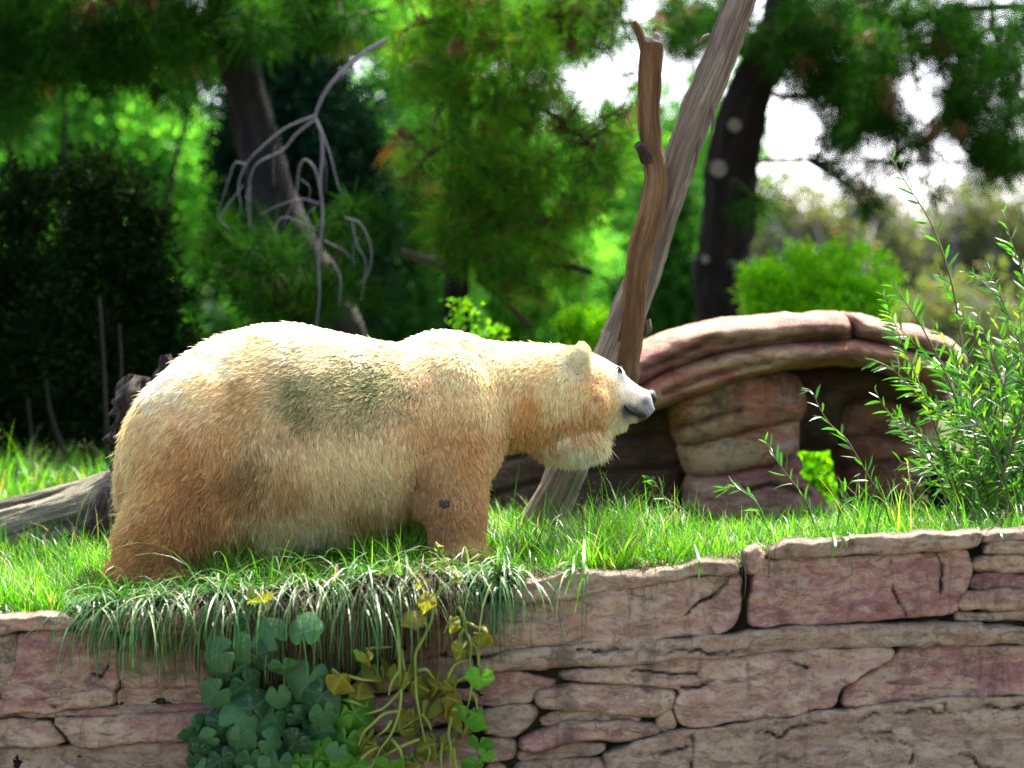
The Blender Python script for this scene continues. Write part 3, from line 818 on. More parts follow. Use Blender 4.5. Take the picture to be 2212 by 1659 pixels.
# haunches, thighs, lower legs and feet
for s in (-1, 1):
    body_ball(mb, 425, 960, s * .20, .30, .25, .36, -0.25)
    body_ball(mb, 985, 900, s * .19, .22, .20, .30, 0.15)
chain(mb, [(425, 960, -.22, .27), (405, 1050, -.26, .235), (378, 1120, -.27, .20), (345, 1180, -.27, .165), (325, 1222, -.27, .135)])
body_ball(mb, 455, 1090, -.26, .17, .15, .19, 0.3)
body_ball(mb, 305, 1232, -.27, .13, .13, .075); body_ball(mb, 370, 1240, -.28, .14, .13, .07)
chain(mb, [(440, 970, .2, .25), (500, 1060, .24, .19), (530, 1130, .26, .15), (530, 1215, .26, .12)])
body_ball(mb, 560, 1228, .27, .14, .12, .07)
body_ball(mb, 585, 1135, .0, .20, .28, .12, 0.2)
# near front leg, then the far one
chain(mb, [(985, 900, -.22, .20), (975, 985, -.25, .175), (978, 1060, -.26, .148), (985, 1120, -.26, .132), (985, 1185, -.27, .118)])
body_ball(mb, 940, 1070, -.26, .10, .10, .12)
body_ball(mb, 1005, 1205, -.29, .145, .12, .07)
chain(mb, [(930, 950, .2, .19), (905, 1050, .24, .15), (885, 1130, .25, .12), (880, 1200, .25, .10)])
body_ball(mb, 895, 1215, .25, .13, .11, .06)
# shoulder hump, cheeks, brow, ruff, muzzle
body_ball(mb, 962, 770, 0, .22, .20, .11)
body_ball(mb, 1230, 944, .02, .165, .18, .070, 0.03); body_ball(mb, 1275, 935, .05, .085, .14, .06, 0.0)
body_ball(mb, 1262, 868, -.07, .115, .11, .11); body_ball(mb, 1262, 868, .19, .115, .11, .11)
body_ball(mb, 1325, 812, .04, .06, .055, .05); body_ball(mb, 1322, 812, .17, .06, .055, .05)
body_ball(mb, 1378, 872, .12, .085, .05, .05, -0.45)
body_ball(mb, 1376, 900, .165, .055, .05, .02, 0.0)
# ears
def ear(mb, px, py, y, s):
    ca, sa = math.cos(0.5 * s), math.sin(0.5 * s)
    rot = np.array([[ca, sa, 0], [-sa, ca, 0], [0, 0, 1]])
    c = P(px, py, y)
    sphere(mb, c, (.044, .03 if s > 0 else .055, .068), 18, 12)
ear(mb, 1257, 772, -.13, -1); ear(mb, 1262, 772, .19, 1)
raw = mb.build('body', None, None)
md = raw.modifiers.new('r', 'REMESH'); md.mode = 'VOXEL'; md.voxel_size = 0.016
ms = raw.modifiers.new('s', 'SMOOTH'); ms.factor = 0.6; ms.iterations = 9
dg = bpy.context.evaluated_depsgraph_get()
bm_ = bpy.data.meshes.new_from_object(raw.evaluated_get(dg), preserve_all_data_layers=False, depsgraph=dg)
bpy.data.objects.remove(raw)
nv = len(bm_.vertices)
BV = np.zeros(nv * 3, np.float32); bm_.vertices.foreach_get('co', BV); BV = BV.reshape(-1, 3).astype(float)
bm_.calc_loop_triangles()
BT = np.zeros(len(bm_.loop_triangles) * 3, np.int32); bm_.loop_triangles.foreach_get('vertices', BT); BT = BT.reshape(-1, 3)
BN = np.zeros(nv * 3, np.float32); bm_.vertices.foreach_get('normal', BN); BN = BN.reshape(-1, 3).astype(float)

# grooming map: px, py, flow x, flow y (grid units, y down), hair length cm, lift, clump, colour
CREAM = (.70, .57, .34); WHITE = (.84, .80, .68); GOLD = (.62, .38, .15); TAN = (.50, .315, .145); RUST = (.40, .235, .105)
OLIVE = (.17, .20, .085); BROWN = (.36, .22, .10); OCHRE = (.46, .34, .15); THROAT = (.82, .76, .55); GREY = (.42, .42, .42); DARK = (.03, .03, .035)
G = [
    (620, 700, -1, .15, 3.2, .35, .75, WHITE), (450, 740, -1, .5, 3.2, .35, .6, WHITE), (350, 820, -.9, .8, 3.5, .3, .5, WHITE), (760, 730, -1, .1, 2.8, .35, .8, WHITE),  # spine whitened: the sun's glare is put into the fur colour
    (700, 760, -1, .35, 2.8, .25, .9, (0.739, 0.627, 0.403)), (560, 780, -1, .4, 3, .2, .8, (0.672, 0.571, 0.347)), (450, 830, -1, .6, 3.4, .18, .6, CREAM),
    (640, 840, -.9, .5, 2.8, .25, 1.0, OLIVE), (720, 860, -.8, .6, 2.6, .28, 1.0, (0.347, 0.325, 0.168)), (800, 820, -.8, .6, 2.4, .28, 1.0, OLIVE), (840, 780, -.9, .5, 2.4, .3, 1.0, (0.493, 0.437, 0.235)),
    (600, 800, -1, .4, 2.8, .25, .95, (.36,.33,.17)), (680, 915, -.6, .8, 2.8, .25, .95, (.27,.26,.12)), (850, 835, -.6, .8, 2.4, .25, .95, (.30,.29,.15)), (750, 800, -.8, .5, 2.4, .25, 1, (.32,.31,.16)), (1220, 918, .1, 1, 3.4, .2, .7, (.44, .27, .11)), (1290, 912, .2, 1, 2.6, .2, .6, (.46, .29, .12)), (540, 1050, -.2, 1, 4.0, .2, .9, (.30, .19, .09)),  # browns here paint crease shade at the neck and thigh
    (650, 890, -.7, .7, 2.8, .28, 1.0, (.19, .215, .09)), (725, 815, -.8, .6, 2.6, .28, 1.0, (.22, .235, .105)), (800, 865, -.5, .8, 2.5, .28, 1.0, (.18, .21, .09)),
    (780, 900, -.4, .9, 2.8, .28, 1.0, (0.381, 0.347, 0.179)), (850, 870, -.3, .9, 2.6, .25, .9, (0.470, 0.426, 0.235)), (520, 870, -.9, .7, 3.2, .2, .8, OCHRE),
    (370, 900, -.8, .9, 3.6, .18, .6, (0.717, 0.560, 0.336)), (290, 930, -.6, 1, 4.2, .25, .5, CREAM), (262, 1010, -.5, 1, 5.0, .3, .5, (.74, .61, .38)),
    (400, 980, -.6, 1, 4.4, .2, .8, TAN), (480, 960, -.5, 1, 4.2, .22, .9, (0.526, 0.370, 0.179)), (340, 1030, -.6, 1, 5, .2, .75, (0.582, 0.381, 0.179)),
    (540, 1000, -.2, 1, 3.6, .2, .9, (0.280, 0.213, 0.101)), (520, 930, -.6, .9, 3.4, .25, .9, (0.470, 0.370, 0.179)), (430, 1060, -.8, 1, 5.2, .25, .9, RUST), (500, 1060, -.6, 1, 4.6, .25, .9, (0.448, 0.280, 0.123)),
    (280, 1110, -1, .7, 5.2, .35, .7, (0.762, 0.560, 0.314)), (330, 1150, -1, .5, 5.0, .3, .9, (0.448, 0.246, 0.101)), (430, 1150, -.7, 1, 4.6, .25, .9, (0.403, 0.224, 0.090)), (270, 1190, -1, .3, 4.6, .35, .8, (0.650, 0.403, 0.179)),
    (300, 1230, -.9, .5, 3.2, .25, .7, (0.515, 0.269, 0.112)), (500, 1140, -.3, 1, 4.2, .25, .8, (0.493, 0.314, 0.146)),
    (600, 950, .1, 1, 4.0, .15, .75, (0.627, 0.538, 0.325)), (700, 960, .25, 1, 4.4, .15, .7, (0.694, 0.582, 0.358)), (800, 980, .3, 1, 4.6, .15, .7, (0.694, 0.582, 0.358)), (880, 960, .15, 1, 4.0, .15, .7, CREAM),
    (620, 1060, .1, 1, 4.8, .15, .6, OCHRE), (720, 1060, .2, 1, 5.2, .15, .6, (0.650, 0.526, 0.314)), (820, 1060, .25, 1, 5.2, .15, .6, (0.672, 0.560, 0.347)), (600, 1140, .4, .8, 5.2, .3, .4, (.80, .70, .46)), (700, 1120, .3, 1, 5.0, .2, .6, (0.650, 0.560, 0.370)), (780, 1110, .2, 1, 5, .2, .6, OCHRE), (860, 1070, -.1, 1, 4.6, .2, .6, (0.616, 0.470, 0.269)),
    (900, 740, -.8, .6, 2.6, .3, .8, WHITE), (960, 720, -.9, .4, 2.8, .4, .8, WHITE), (930, 800, -.4, .9, 2.6, .25, .85, (0.739, 0.594, 0.358)), (1000, 780, -.6, .8, 2.6, .3, .85, (0.806, 0.672, 0.426)),
    (960, 880, -.1, 1, 2.8, .2, .75, (0.672, 0.515, 0.291)), (1030, 860, -.2, 1, 2.8, .2, .75, (0.762, 0.582, 0.336)), (1075, 900, .1, 1, 3.2, .3, .6, CREAM), (1080, 830, -.4, 1, 3.0, .2, .7, (0.806, 0.638, 0.370)),
    (930, 960, .1, 1, 3.2, .15, .7, (0.616, 0.437, 0.235)), (1010, 980, .0, 1, 3.0, .18, .7, TAN), (1060, 990, .2, 1, 3.0, .3, .6, (0.717, 0.515, 0.280)), (910, 1060, -.3, 1, 3.2, .15, .6, (0.291, 0.190, 0.101)), (935, 1020, -.1, 1, 3.2, .15, .6, (0.470, 0.325, 0.179)),  # darkest brown paints the shadow behind the front leg
    (1000, 1060, .1, 1, 2.2, .2, .6, (0.560, 0.381, 0.202)), (1045, 1080, .4, 1, 2.4, .35, .5, (0.650, 0.426, 0.213)), (960, 1130, .1, 1, 1.4, .2, .4, (0.381, 0.224, 0.101)), (1020, 1140, .3, 1, 1.8, .3, .4, (0.560, 0.347, 0.157)), (940, 1085, -.8, .5, 1.8, .2, .5, (0.538, 0.347, 0.179)),
    (1120, 745, -1, .2, 2.2, .4, .6, THROAT), (1200, 750, -1, .2, 2.0, .4, .5, THROAT), (1120, 800, -.7, .7, 3.0, .25, .6, (0.829, 0.650, 0.370)), (1180, 800, -.8, .6, 2.8, .25, .6, (0.806, 0.582, 0.302)),
    (1140, 880, -.1, 1, 4.0, .2, .65, GOLD), (1200, 860, -.2, 1, 4.4, .2, .6, (0.806, 0.650, 0.392)), (1110, 940, .1, 1, 3.6, .2, .7, (0.538, 0.347, 0.157)), (1180, 930, .1, 1, 4.2, .2, .7, (0.560, 0.370, 0.168)), (1150, 965, .2, 1, 4.4, .25, .6, GOLD),
    (1260, 900, .0, 1, 3.6, .2, .6, (0.582, 0.381, 0.179)), (1230, 960, .2, 1, 5.2, .25, .4, THROAT), (1290, 965, .5, 1, 4.8, .3, .4, THROAT), (1180, 985, .1, 1, 4.6, .25, .4, THROAT), (1240, 985, .2, 1, 4.6, .3, .4, (0.860, 0.860, 0.694)),
    (1225, 830, -.3, 1, 3.0, .2, .5, CREAM), (1250, 790, -.2, 1, 1.2, .3, .3, THROAT), (1258, 752, 0, -1, 1.0, .4, .3, (0.860, 0.773, 0.515)), (1255, 780, -.2, -1, 1.0, .3, .3, (0.860, 0.762, 0.493)), (1290, 775, -.8, .5, 1.0, .25, .3, (0.860, 0.717, 0.448)), (1300, 820, -.8, .6, 1.4, .2, .4, (0.694, 0.470, 0.213)),
    (1285, 850, -.5, .9, 2.2, .2, .55, (0.694, 0.482, 0.235)), (1320, 880, -.5, .9, 1.6, .2, .5, (0.672, 0.515, 0.291)), (1330, 925, .3, 1, 3.4, .3, .5, THROAT), (1335, 800, -.8, .4, .8, .2, .2, WHITE), (1345, 840, -.9, .4, .7, .15, .3, (0.806, 0.739, 0.582)),
    (1332, 862, -.6, .8, 1.2, .18, .4, (.70, .56, .34)), (1322, 835, -.8, .6, 1.2, .18, .4, (.70, .55, .32)),
    (1365, 830, -1, .1, .5, .2, .2, (.86, .82, .72)), (1388, 848, -1, .2, .5, .2, .2, (.84, .79, .70)), (1372, 862, -.9, .4, .6, .15, .3, (.66, .58, .44)), (1355, 858, -.9, .5, .8, .15, .4, (.64, .56, .42)), (1397, 866, -.8, .4, .4, .12, .2, (.10, .10, .11)), (1392, 878, -.8, .4, .5, .15, .2, (.44, .41, .36)), (1400, 885, -.3, .8, .6, .3, .2, (0.403, 0.414, 0.437)),  # top of the muzzle painted whiter for the sun on it
    (1370, 888, -.8, .6, .6, .12, .2, (0.050, 0.050, 0.055)), (1355, 882, -.8, .6, .6, .12, .2, (0.050, 0.048, 0.050)), (1385, 897, -.6, .6, .5, .12, .2, (0.050, 0.050, 0.060)), (1370, 908, -.2, 1, 1.0, .3, .3, (0.739, 0.650, 0.470)),
]
GA = np.array([(g[0], g[1], g[2], g[3], g[4], g[5], g[6], *g[7]) for g in G], float)
def groom(px, py, y):
    d2 = (px[:, None] - GA[:, 0]) ** 2 + (py[:, None] - GA[:, 1]) ** 2
    # small features only reach as far as their neighbours
    nn = np.sort(((GA[:, None, 0] - GA[:, 0]) ** 2 + (GA[:, None, 1] - GA[:, 1]) ** 2), 1)[:, 2]
    w = 1 / (d2 / nn + 0.24) ** 2.6
    w /= w.sum(1, keepdims=True)
    return w @ GA[:, 2:]

# sample roots, denser on the side in view
tri = BV[BT]
cr = np.cross(tri[:, 1] - tri[:, 0], tri[:, 2] - tri[:, 0])
area = np.linalg.norm(cr, axis=1) / 2
fn = unit(cr)
tc_ = tri.mean(1)
seen = np.clip(0.55 - fn[:, 1] * 1.6, 0.10, 1.0)
seen = np.where(tc_[:, 0] > X_(1300), seen * 2.6, seen)
wgt = area * seen
wgt = np.where(tc_[:, 2] < Z_(1262), 0, wgt)
N_H = 420000
pick = RNG.choice(len(tri), N_H, p=wgt / wgt.sum())
a = RNG.random(N_H); b = RNG.random(N_H); fl = a + b > 1; a[fl] = 1 - a[fl]; b[fl] = 1 - b[fl]
vn = BN[BT[pick]]
c3 = np.stack([1 - a - b, a, b], 1)[:, :, None]
root = (tri[pick] * c3).sum(1); nor = unit((vn * c3).sum(1))
def to_grid(p):
    k = D / (D + p[:, 1])
    return p[:, 0] * k / S + 1106, 829.5 - (p[:, 2] - ZC) * k / S
gx_, gy_ = to_grid(root)
gr = groom(gx_, gy_, root[:, 1])
N_G = 48000
jx = np.clip((1335 - gx_) / 40, 0.12, 1)
low = fbm(root * 22, 55, 2) * 34
gr_c = groom(gx_ + (RNG.normal(0, 11, N_H) + low) * jx, gy_ + (RNG.normal(0, 11, N_H) + fbm(root * 22, 61, 2) * 34) * jx, root[:, 1])
gr[:, 5:8] = gr_c[:, 5:8]
gsel = RNG.choice(N_H, N_G, replace=False)
kt = kdtree.KDTree(N_G)
for q, i_ in enumerate(gsel):
    kt.insert(root[i_], q)
kt.balance()
near = np.array([kt.find(p)[1] for p in root])
def strands(p, n, g, jit_ang, jit_len, seedn, K=5):
    q = p * 7.0
    wob = fbm(q, seedn, 2) * 1.3 * np.clip(g[:, 4], 0, 1) ** 2 + jit_ang
    dx, dz = g[:, 0], -g[:, 1]
    l = np.hypot(dx, dz); dx, dz = dx / l, dz / l
    ca, sa = np.cos(wob), np.sin(wob)
    fx, fz = dx * ca - dz * sa, dx * sa + dz * ca
    f = np.stack([fx, np.zeros(len(fx)), fz], 1)
    fd = (f * n).sum(1, keepdims=True)
    T = unit(f - fd * n * np.where(fd > 0, 0.45, 1.0))
    L = g[:, 2] * 0.01 * jit_len * np.where(g[:, 2] > 2.4, 1.1, 1.0)
    lift = g[:, 3] * .9
    out = []
    for k in range(K):
        t = k / (K - 1)
        h = lift * (t - 0.42 * t * t) * 1.5
        pos = p + L[:, None] * (T * t * 0.95 + n * h[:, None]) + np.array([0, 0, -1.0]) * (0.16 * L * t * t)[:, None]
        out.append(pos)
    return np.stack(out, 1)
gg = gr[gsel]
gg = gg.copy(); gg[:, 3] *= np.exp(RNG.normal(0, .38, N_G))
guide = strands(root[gsel], nor[gsel], gg, RNG.normal(0, .28, N_G) * (0.4 + gg[:, 4]), np.exp(RNG.normal(0, .2, N_G)), 41)
stray = RNG.random(N_H) < .02
gr2 = gr.copy(); gr2[stray, 3] += .35; gr2[stray, 4] *= .3
own = strands(root, nor, gr2, RNG.normal(0, .16, N_H) + stray * RNG.normal(0, .4, N_H), np.exp(RNG.normal(0, .16, N_H)), 41)
gro = guide[near]
tt = np.linspace(0, 1, 5)[None, :, None]
cl = np.clip(gr2[:, 4], 0, 1)[:, None, None] * 0.88
grow = gro + (root[:, None] - gro[:, :1]) * (1 - tt) + (root[:, None] - gro[:, :1]) * 0.05
w_ = cl * tt ** 0.6
hair = own * (1 - w_) + grow * w_
# a bare callus at the elbow stays free of long hair
cal = np.hypot(gx_ - 962, gy_ - 1085) / 12
keep = (cal > 1) | (nor[:, 1] > 0)
eye_p = np.hypot((gx_ - 1337) / 5.5, (gy_ - 801) / 8)
keep &= (eye_p > 1) | (nor[:, 1] > 0.6)
hair = hair[keep]; gcol = gr[keep][:, 5:8]; near_k = near[keep]
hp = hair[:, 0]
gjit = np.exp(RNG.normal(0, .15, N_G))[near_k]
hj = np.exp(RNG.normal(0, .12, len(hair)))
col = gcol * (gjit * hj)[:, None]
mud = np.clip(fbm(hp * 5, 77, 3) * 1.6, 0, 1)[:, None]
col = col * (1 - 0.28 * mud * np.array([.55, .8, 1.0]))
lum = col.mean(1, keepdims=True); col = (lum + (col - lum) * 1.08) * 1.16
warm = np.clip((1352 - gx_[keep]) / 25, 0, 1)[:, None]
col = col * (1 - warm * (1 - np.array([1.03, .97, .86])))
col = np.clip(col, 0.01, 0.86)

tcol = NT('bear_fur')
at_ = tcol.n('ShaderNodeAttribute', _attribute_name='tint')
ci = tcol.n('ShaderNodeHairInfo')
M['fur'] = tcol.done(at_.outputs['Color'], 0.5, None, 0.25, 0.30, tcol.mix(1.0, at_.outputs['Color'], (1.08, 1.05, 0.95), 'MULTIPLY'))
tsk = NT('bear_underfur')
as_ = tsk.n('ShaderNodeAttribute', _attribute_name='tint')
M['skin'] = tsk.done(as_.outputs['Color'], 0.9, None, 0.1)
body = bpy.data.objects.new('body', bm_); bm_.name = 'body'
COL.objects.link(body); body.parent = bear; body.matrix_parent_inverse = inv_of(bear)
bm_.materials.clear(); bm_.materials.append(M['skin'])
bm_.polygons.foreach_set('use_smooth', np.ones(len(bm_.polygons), bool))
vx, vy = to_grid(BV)
vgg = groom(vx, vy, BV[:, 1]); vg = vgg[:, 5:8] * np.interp(vgg[:, 2], [.8, 2.0], [.8, .08])[:, None]
ca_ = bm_.attributes.new('tint', 'FLOAT_COLOR', 'POINT')
ca_.data.foreach_set('color', np.hstack([vg, np.ones((nv, 1))]).astype(np.float32).ravel())

hc = bpy.data.hair_curves.new('fur')
hc.add_curves([5] * len(hair))
hc.attributes['position'].data.foreach_set('vector', hair.astype(np.float32).ravel())
ra = hc.attributes.get('radius') or hc.attributes.new('radius', 'FLOAT', 'POINT')
glen = np.linalg.norm(hair[:, -1] - hair[:, 0], axis=1)
base_r = np.interp(glen, [0.004, 0.03, 0.06], [0.0006, 0.0009, 0.00105])
ra.data.foreach_set('value', (base_r[:, None] * np.array([1, 1, .85, .6, .12])[None]).astype(np.float32).ravel())
ta = hc.attributes.new('tint', 'FLOAT_COLOR', 'CURVE')
ta.data.foreach_set('color', np.hstack([col, np.ones((len(col), 1))]).astype(np.float32).ravel())
hc.materials.append(M['fur'])
fur = bpy.data.objects.new('fur', hc); COL.objects.link(fur); fur.parent = bear; fur.matrix_parent_inverse = inv_of(bear)

bvh = BVHTree.FromPolygons([tuple(v) for v in BV], [tuple(int(k) for k in f) for f in BT])
def on_bear(px, py):
    o = Vector((0, -D, ZC)); d = (Vector(P(px, py, 0)) - o).normalized()
    loc, n_, idx, dist = bvh.ray_cast(o, d)
    return (np.array(loc), np.array(n_)) if loc is not None else (P(px, py, .1), np.array((0, -1., 0)))
t = NT('wet_black_skin'); M['black'] = t.done(t.ramp(t.noise(t.coord('obj'), 60, 3), [(0.3, (.008, .008, .010)), (0.7, (.022, .022, .024))]), 0.5, t.bump(t.noise(t.coord('obj'), 300, 2), .3, .002), 0.25)
t = NT('eye'); M['eye'] = t.done((.006, .005, .005), 0.08, None, 0.8)
t = NT('callus_skin'); M['callus'] = t.done(t.ramp(t.noise(t.coord('obj'), 120, 4), [(0.35, (.03, .028, .028)), (0.7, (.13, .11, .10))]), 0.8, t.bump(t.noise(t.coord('obj'), 250, 2), .6, .003), 0.3)
mb = MB()
nc = P(1405, 858, .205)
sphere(mb, nc, (.029, .052, .034), 20, 12, noise=.06, seed=4)
sphere(mb, nc + np.array((.000, -.026, -.010)), (.020, .016, .016), 14, 8)
sphere(mb, nc + np.array((.004, .022, -.008)), (.020, .016, .016), 14, 8)
mb.build('nose', M['black'], bear)
e, en = on_bear(1337, 801)
mb = MB(); sphere(mb, e + np.array((.001, -.002, 0)), (.0085, .008, .011), 14, 10); mb.build('eye', M['eye'], bear)
mb = MB(); tube(mb, [e + np.array(q) for q in ((-.013, -.006, .010), (-.003, -.010, .0145), (.008, -.006, .004), (.013, -.002, -.012))], [.003, .0045, .0045, .003], 6, 12); mb.build('eyelid', M['black'], bear)
e2 = e + np.array((-.004, 0, 0)); far = P(1340, 797, .245)
mb = MB(); sphere(mb, far, (.011, .012, .013), 14, 10); mb.build('eye', M['eye'], bear)
lip = []
for q in [(1348, 876), (1356, 884), (1366, 890), (1376, 894), (1386, 897), (1394, 897)]:
    p_, n_ = on_bear(*q); lip.append(p_ + n_ * .003)
mb = MB(); tube(mb, lip, [.005, .010, .011, .010, .009, .006], 10, 24, rough=.2); mb.build('lip', M['black'], bear)
c_, n_ = on_bear(962, 1085)
mb = MB(); sphere(mb, c_ - n_ * .004, (.026, .012, .024), 18, 12, noise=.15, seed=3); mb.build('callus', M['callus'], bear)
print('bear done', len(hair))

# ------------------------------------------------------------------ blades, leaves, needles
def blades(base, head, length, width, bend, lift=None, seg=4, twist=0.3, seed=0):
    """curved tapering blades; head = compass heading (rad), bend = how far each droops (rad over its length)"""
    n = len(base); rg = np.random.default_rng(seed)
    head = np.asarray(head); dirh = np.stack([np.cos(head), np.sin(head), np.zeros(n)], 1)
    th0 = np.asarray(lift) if lift is not None else np.full(n, 1.35)
    ht = head + math.pi / 2 + rg.normal(0, twist, n)
    side = np.stack([np.cos(ht), np.sin(ht), rg.normal(0, .15, n)], 1); side = unit(side)
    pos = np.array(base, float); P_ = [pos]
    for k in range(seg):
        th = th0 - bend * ((k + .5) / seg) ** 1.2
        pos = pos + (length / seg)[:, None] * (dirh * np.cos(th)[:, None] + np.array([0, 0, 1.0]) * np.sin(th)[:, None])
        P_.append(pos)
    V = []
    for k in range(seg):
        w = width * (1 - (k / seg) ** 1.8) * (0.75 + 0.5 * (k == 1))
        V += [P_[k] - side * w[:, None] / 2, P_[k] + side * w[:, None] / 2]
    V.append(P_[seg])
    V = np.stack(V, 1); m = V.shape[1]
    off = np.arange(n)[:, None, None] * m
    q = np.array([[2 * k, 2 * k + 1, 2 * k + 3, 2 * k + 2] for k in range(seg - 1)])
    t_ = np.array([[2 * seg - 2, 2 * seg - 1, 2 * seg]])
    return V.reshape(-1, 3), (q[None] + off).reshape(-1, 4), (t_[None] + off).reshape(-1, 3)
def add_blades(mb, *a, **k):
    V, q, t_ = blades(*a, **k); base = mb.n
    mb.add(V, q); mb.F3.append(t_ + base)

def leaf_cards(mb, cen, nrm, along, ln, wd, fold=0.25):
    """small pointed leaves, two triangles each side of the midrib"""
    n = len(cen)
    along = unit(along - (along * nrm).sum(1, keepdims=True) * nrm); side = np.cross(nrm, along)
    ln = ln[:, None]; wd = wd[:, None]
    V = np.stack([cen - along * ln * .5, cen + side * wd * .5 + nrm * wd * fold - along * ln * .05, cen + along * ln * .5 - nrm * ln * .08, cen - side * wd * .5 + nrm * wd * fold - along * ln * .05], 1)
    o = np.arange(n)[:, None] * 4
    mb.add(V.reshape(-1, 3), np.concatenate([o + np.array([[0, 1, 2]]), o + np.array([[0, 2, 3]])]))
def rand_dir(n, rg):
    return unit(rg.normal(0, 1, (n, 3)))
def foliage_blob(mb, blobs, n, size, rg, aspect=0.5, clump=60, droop=0.0, spread=0.10, up=0.3):
    """blobs: (centre xyz, radii xyz); leaves in clumps through each volume, thicker to the outside"""
    vol = np.array([b[1][0] * b[1][1] * b[1][2] for b in blobs]) ** 0.75
    cnt = (n * vol / vol.sum()).astype(int)
    for (c, r), m in zip(blobs, cnt):
        if m < clump: m = clump
        nc_ = max(3, m // clump)
        d = rand_dir(nc_, rg); rad = rg.random(nc_) ** 0.42
        rad = rad * (0.82 + 0.3 * fbm(d * 2.2 + np.array(c), 3, 2))
        cc = np.array(c) + d * rad[:, None] * np.array(r)
        idx = rg.integers(0, nc_, m)
        rr = min(r) * spread * 2 + size * 1.5
        p = cc[idx] + rg.normal(0, rr * 0.5, (m, 3)) * np.array([1, 1, .75])
        al = unit(d[idx] + rand_dir(m, rg) * .8 + np.array([0, 0, -droop + up * .3]))
        nm = unit(rand_dir(m, rg) + np.array([0, 0, up]))
        nm = unit(np.cross(np.cross(al, nm), al))
        leaf_cards(mb, p, nm, al, size * np.exp(rg.normal(0, .25, m)), size * aspect * np.exp(rg.normal(0, .2, m)))
def needle_tufts(mb, pts, dirs, rg, n=70, length=0.2, width=0.004, spread=1.0):
    m = len(pts)
    al = np.repeat(dirs, n, 0) * 0.55 + rand_dir(m * n, rg) * spread
    al = unit(al + np.array([0, 0, -0.12]))
    L = length * np.repeat(np.exp(rg.normal(0, .15, m)), n) * (0.7 + 0.45 * rg.random(m * n))
    b = np.repeat(pts, n, 0) - np.repeat(dirs, n, 0) * (rg.random(m * n) * length * .35)[:, None]
    mid = b + al * (L * .55)[:, None]; tip = mid + unit(al + np.array([0, 0, -.35])) * (L * .45)[:, None]
    s = unit(np.cross(al, rand_dir(m * n, rg))) * width / 2
    V = np.stack([b - s * .7, b + s * .7, mid + s, mid - s, tip], 1)
    o = np.arange(m * n)[:, None] * 5
    base = mb.n
    mb.add(V.reshape(-1, 3), o + np.array([[0, 1, 2, 3]])); mb.F3.append(o + np.array([[3, 2, 4]]) + base)

# ------------------------------------------------------------------ turf on the ledge
rg = np.random.default_rng(11)
def free_of_bear(x, y):
    px = x / S + 1106
    feet = (((px - 330) / 105) ** 2 + ((y + .27) / .17) ** 2 < 1) | (((px - 1000) / 75) ** 2 + ((y + .27) / .14) ** 2 < 1)
    return ~feet
def turf(n, xr, yr, lmin, lmax, seed, wd=0.006, name='grass', mat='grass', cl=0.35, lenfun=None, bend=(0.5, 1.3), seg=4):
    rg = np.random.default_rng(seed)
    nc_ = n // 14
    cx = rg.uniform(*xr, nc_); cy = rg.uniform(yr[0], yr[1], nc_)
    idx = rg.integers(0, nc_, n)
    x = cx[idx] + rg.normal(0, .028, n); y = cy[idx] + rg.normal(0, .028, n)
    ok = free_of_bear(x, y) & (y > -1.0) | (y > .5); x, y, idx = x[ok], y[ok], idx[ok]; n = len(x)
    z = upper_z(x, y) - 0.01
    q = np.stack([x * 1.7, y * 1.7, x * 0], 1)
    L = (lmin + (lmax - lmin) * np.clip(0.5 + 0.9 * fbm(q, seed, 3), 0, 1)) * np.exp(rg.normal(0, .28, n)) * np.exp(rg.normal(0, .2, nc_))[idx]
    if lenfun is not None: L = L * lenfun(x, y)
    hd = rg.uniform(0, 2 * math.pi, nc_)[idx] * 0.5 + rg.uniform(0, 2 * math.pi, n)
    mb = MB()
    add_blades(mb, np.stack([x, y, z], 1), hd, L, wd * np.exp(rg.normal(0, .25, n)), rg.uniform(*bend, n), lift=rg.normal(1.38, .16, n), seg=seg, seed=seed)
    o = mb.build(name, M[mat])
    return o
def tall(x, y):
    px = x / S + 1106
    f = np.interp(px, [-200, 150, 250, 450, 560, 900, 1060, 1180, 1300, 1420, 1540, 1700, 2300], [1.0, 1.2, 1.0, .9, 1.35, 1.45, .9, .8, 1.2, 1.1, .55, .5, .7])
    f = f * np.where((y > -.45) | (px > 1050), 1.0, .8)
    return f
o = turf(70000, (-3.2, 3.0), (-1.0, 0.9), .07, .165, 1, lenfun=tall)
tag(o, 'bright green grass covering the ledge around the bear\'s feet', 'grass', kind='stuff')
o = turf(18000, (-3.2, 3.2), (0.9, 2.4), .10, .18, 2, wd=.007, seg=3, lenfun=lambda x, y: np.where(x > .2, .55, 1.0))
tag(o, 'green grass behind the bear running back to the log and the arch', 'grass', kind='stuff')
o = turf(15000, (-4.4, -.2), (2.4, 6.0), .10, .20, 3, wd=.009, seg=3)
tag(o, 'sunny grass bank beyond the fallen log', 'grass', kind='stuff')
o = turf(9000, (0.2, 4.4), (2.4, 6.0), .05, .10, 4, wd=.009, seg=3)
tag(o, 'green grass seen through the opening of the rock arch', 'grass', kind='stuff')
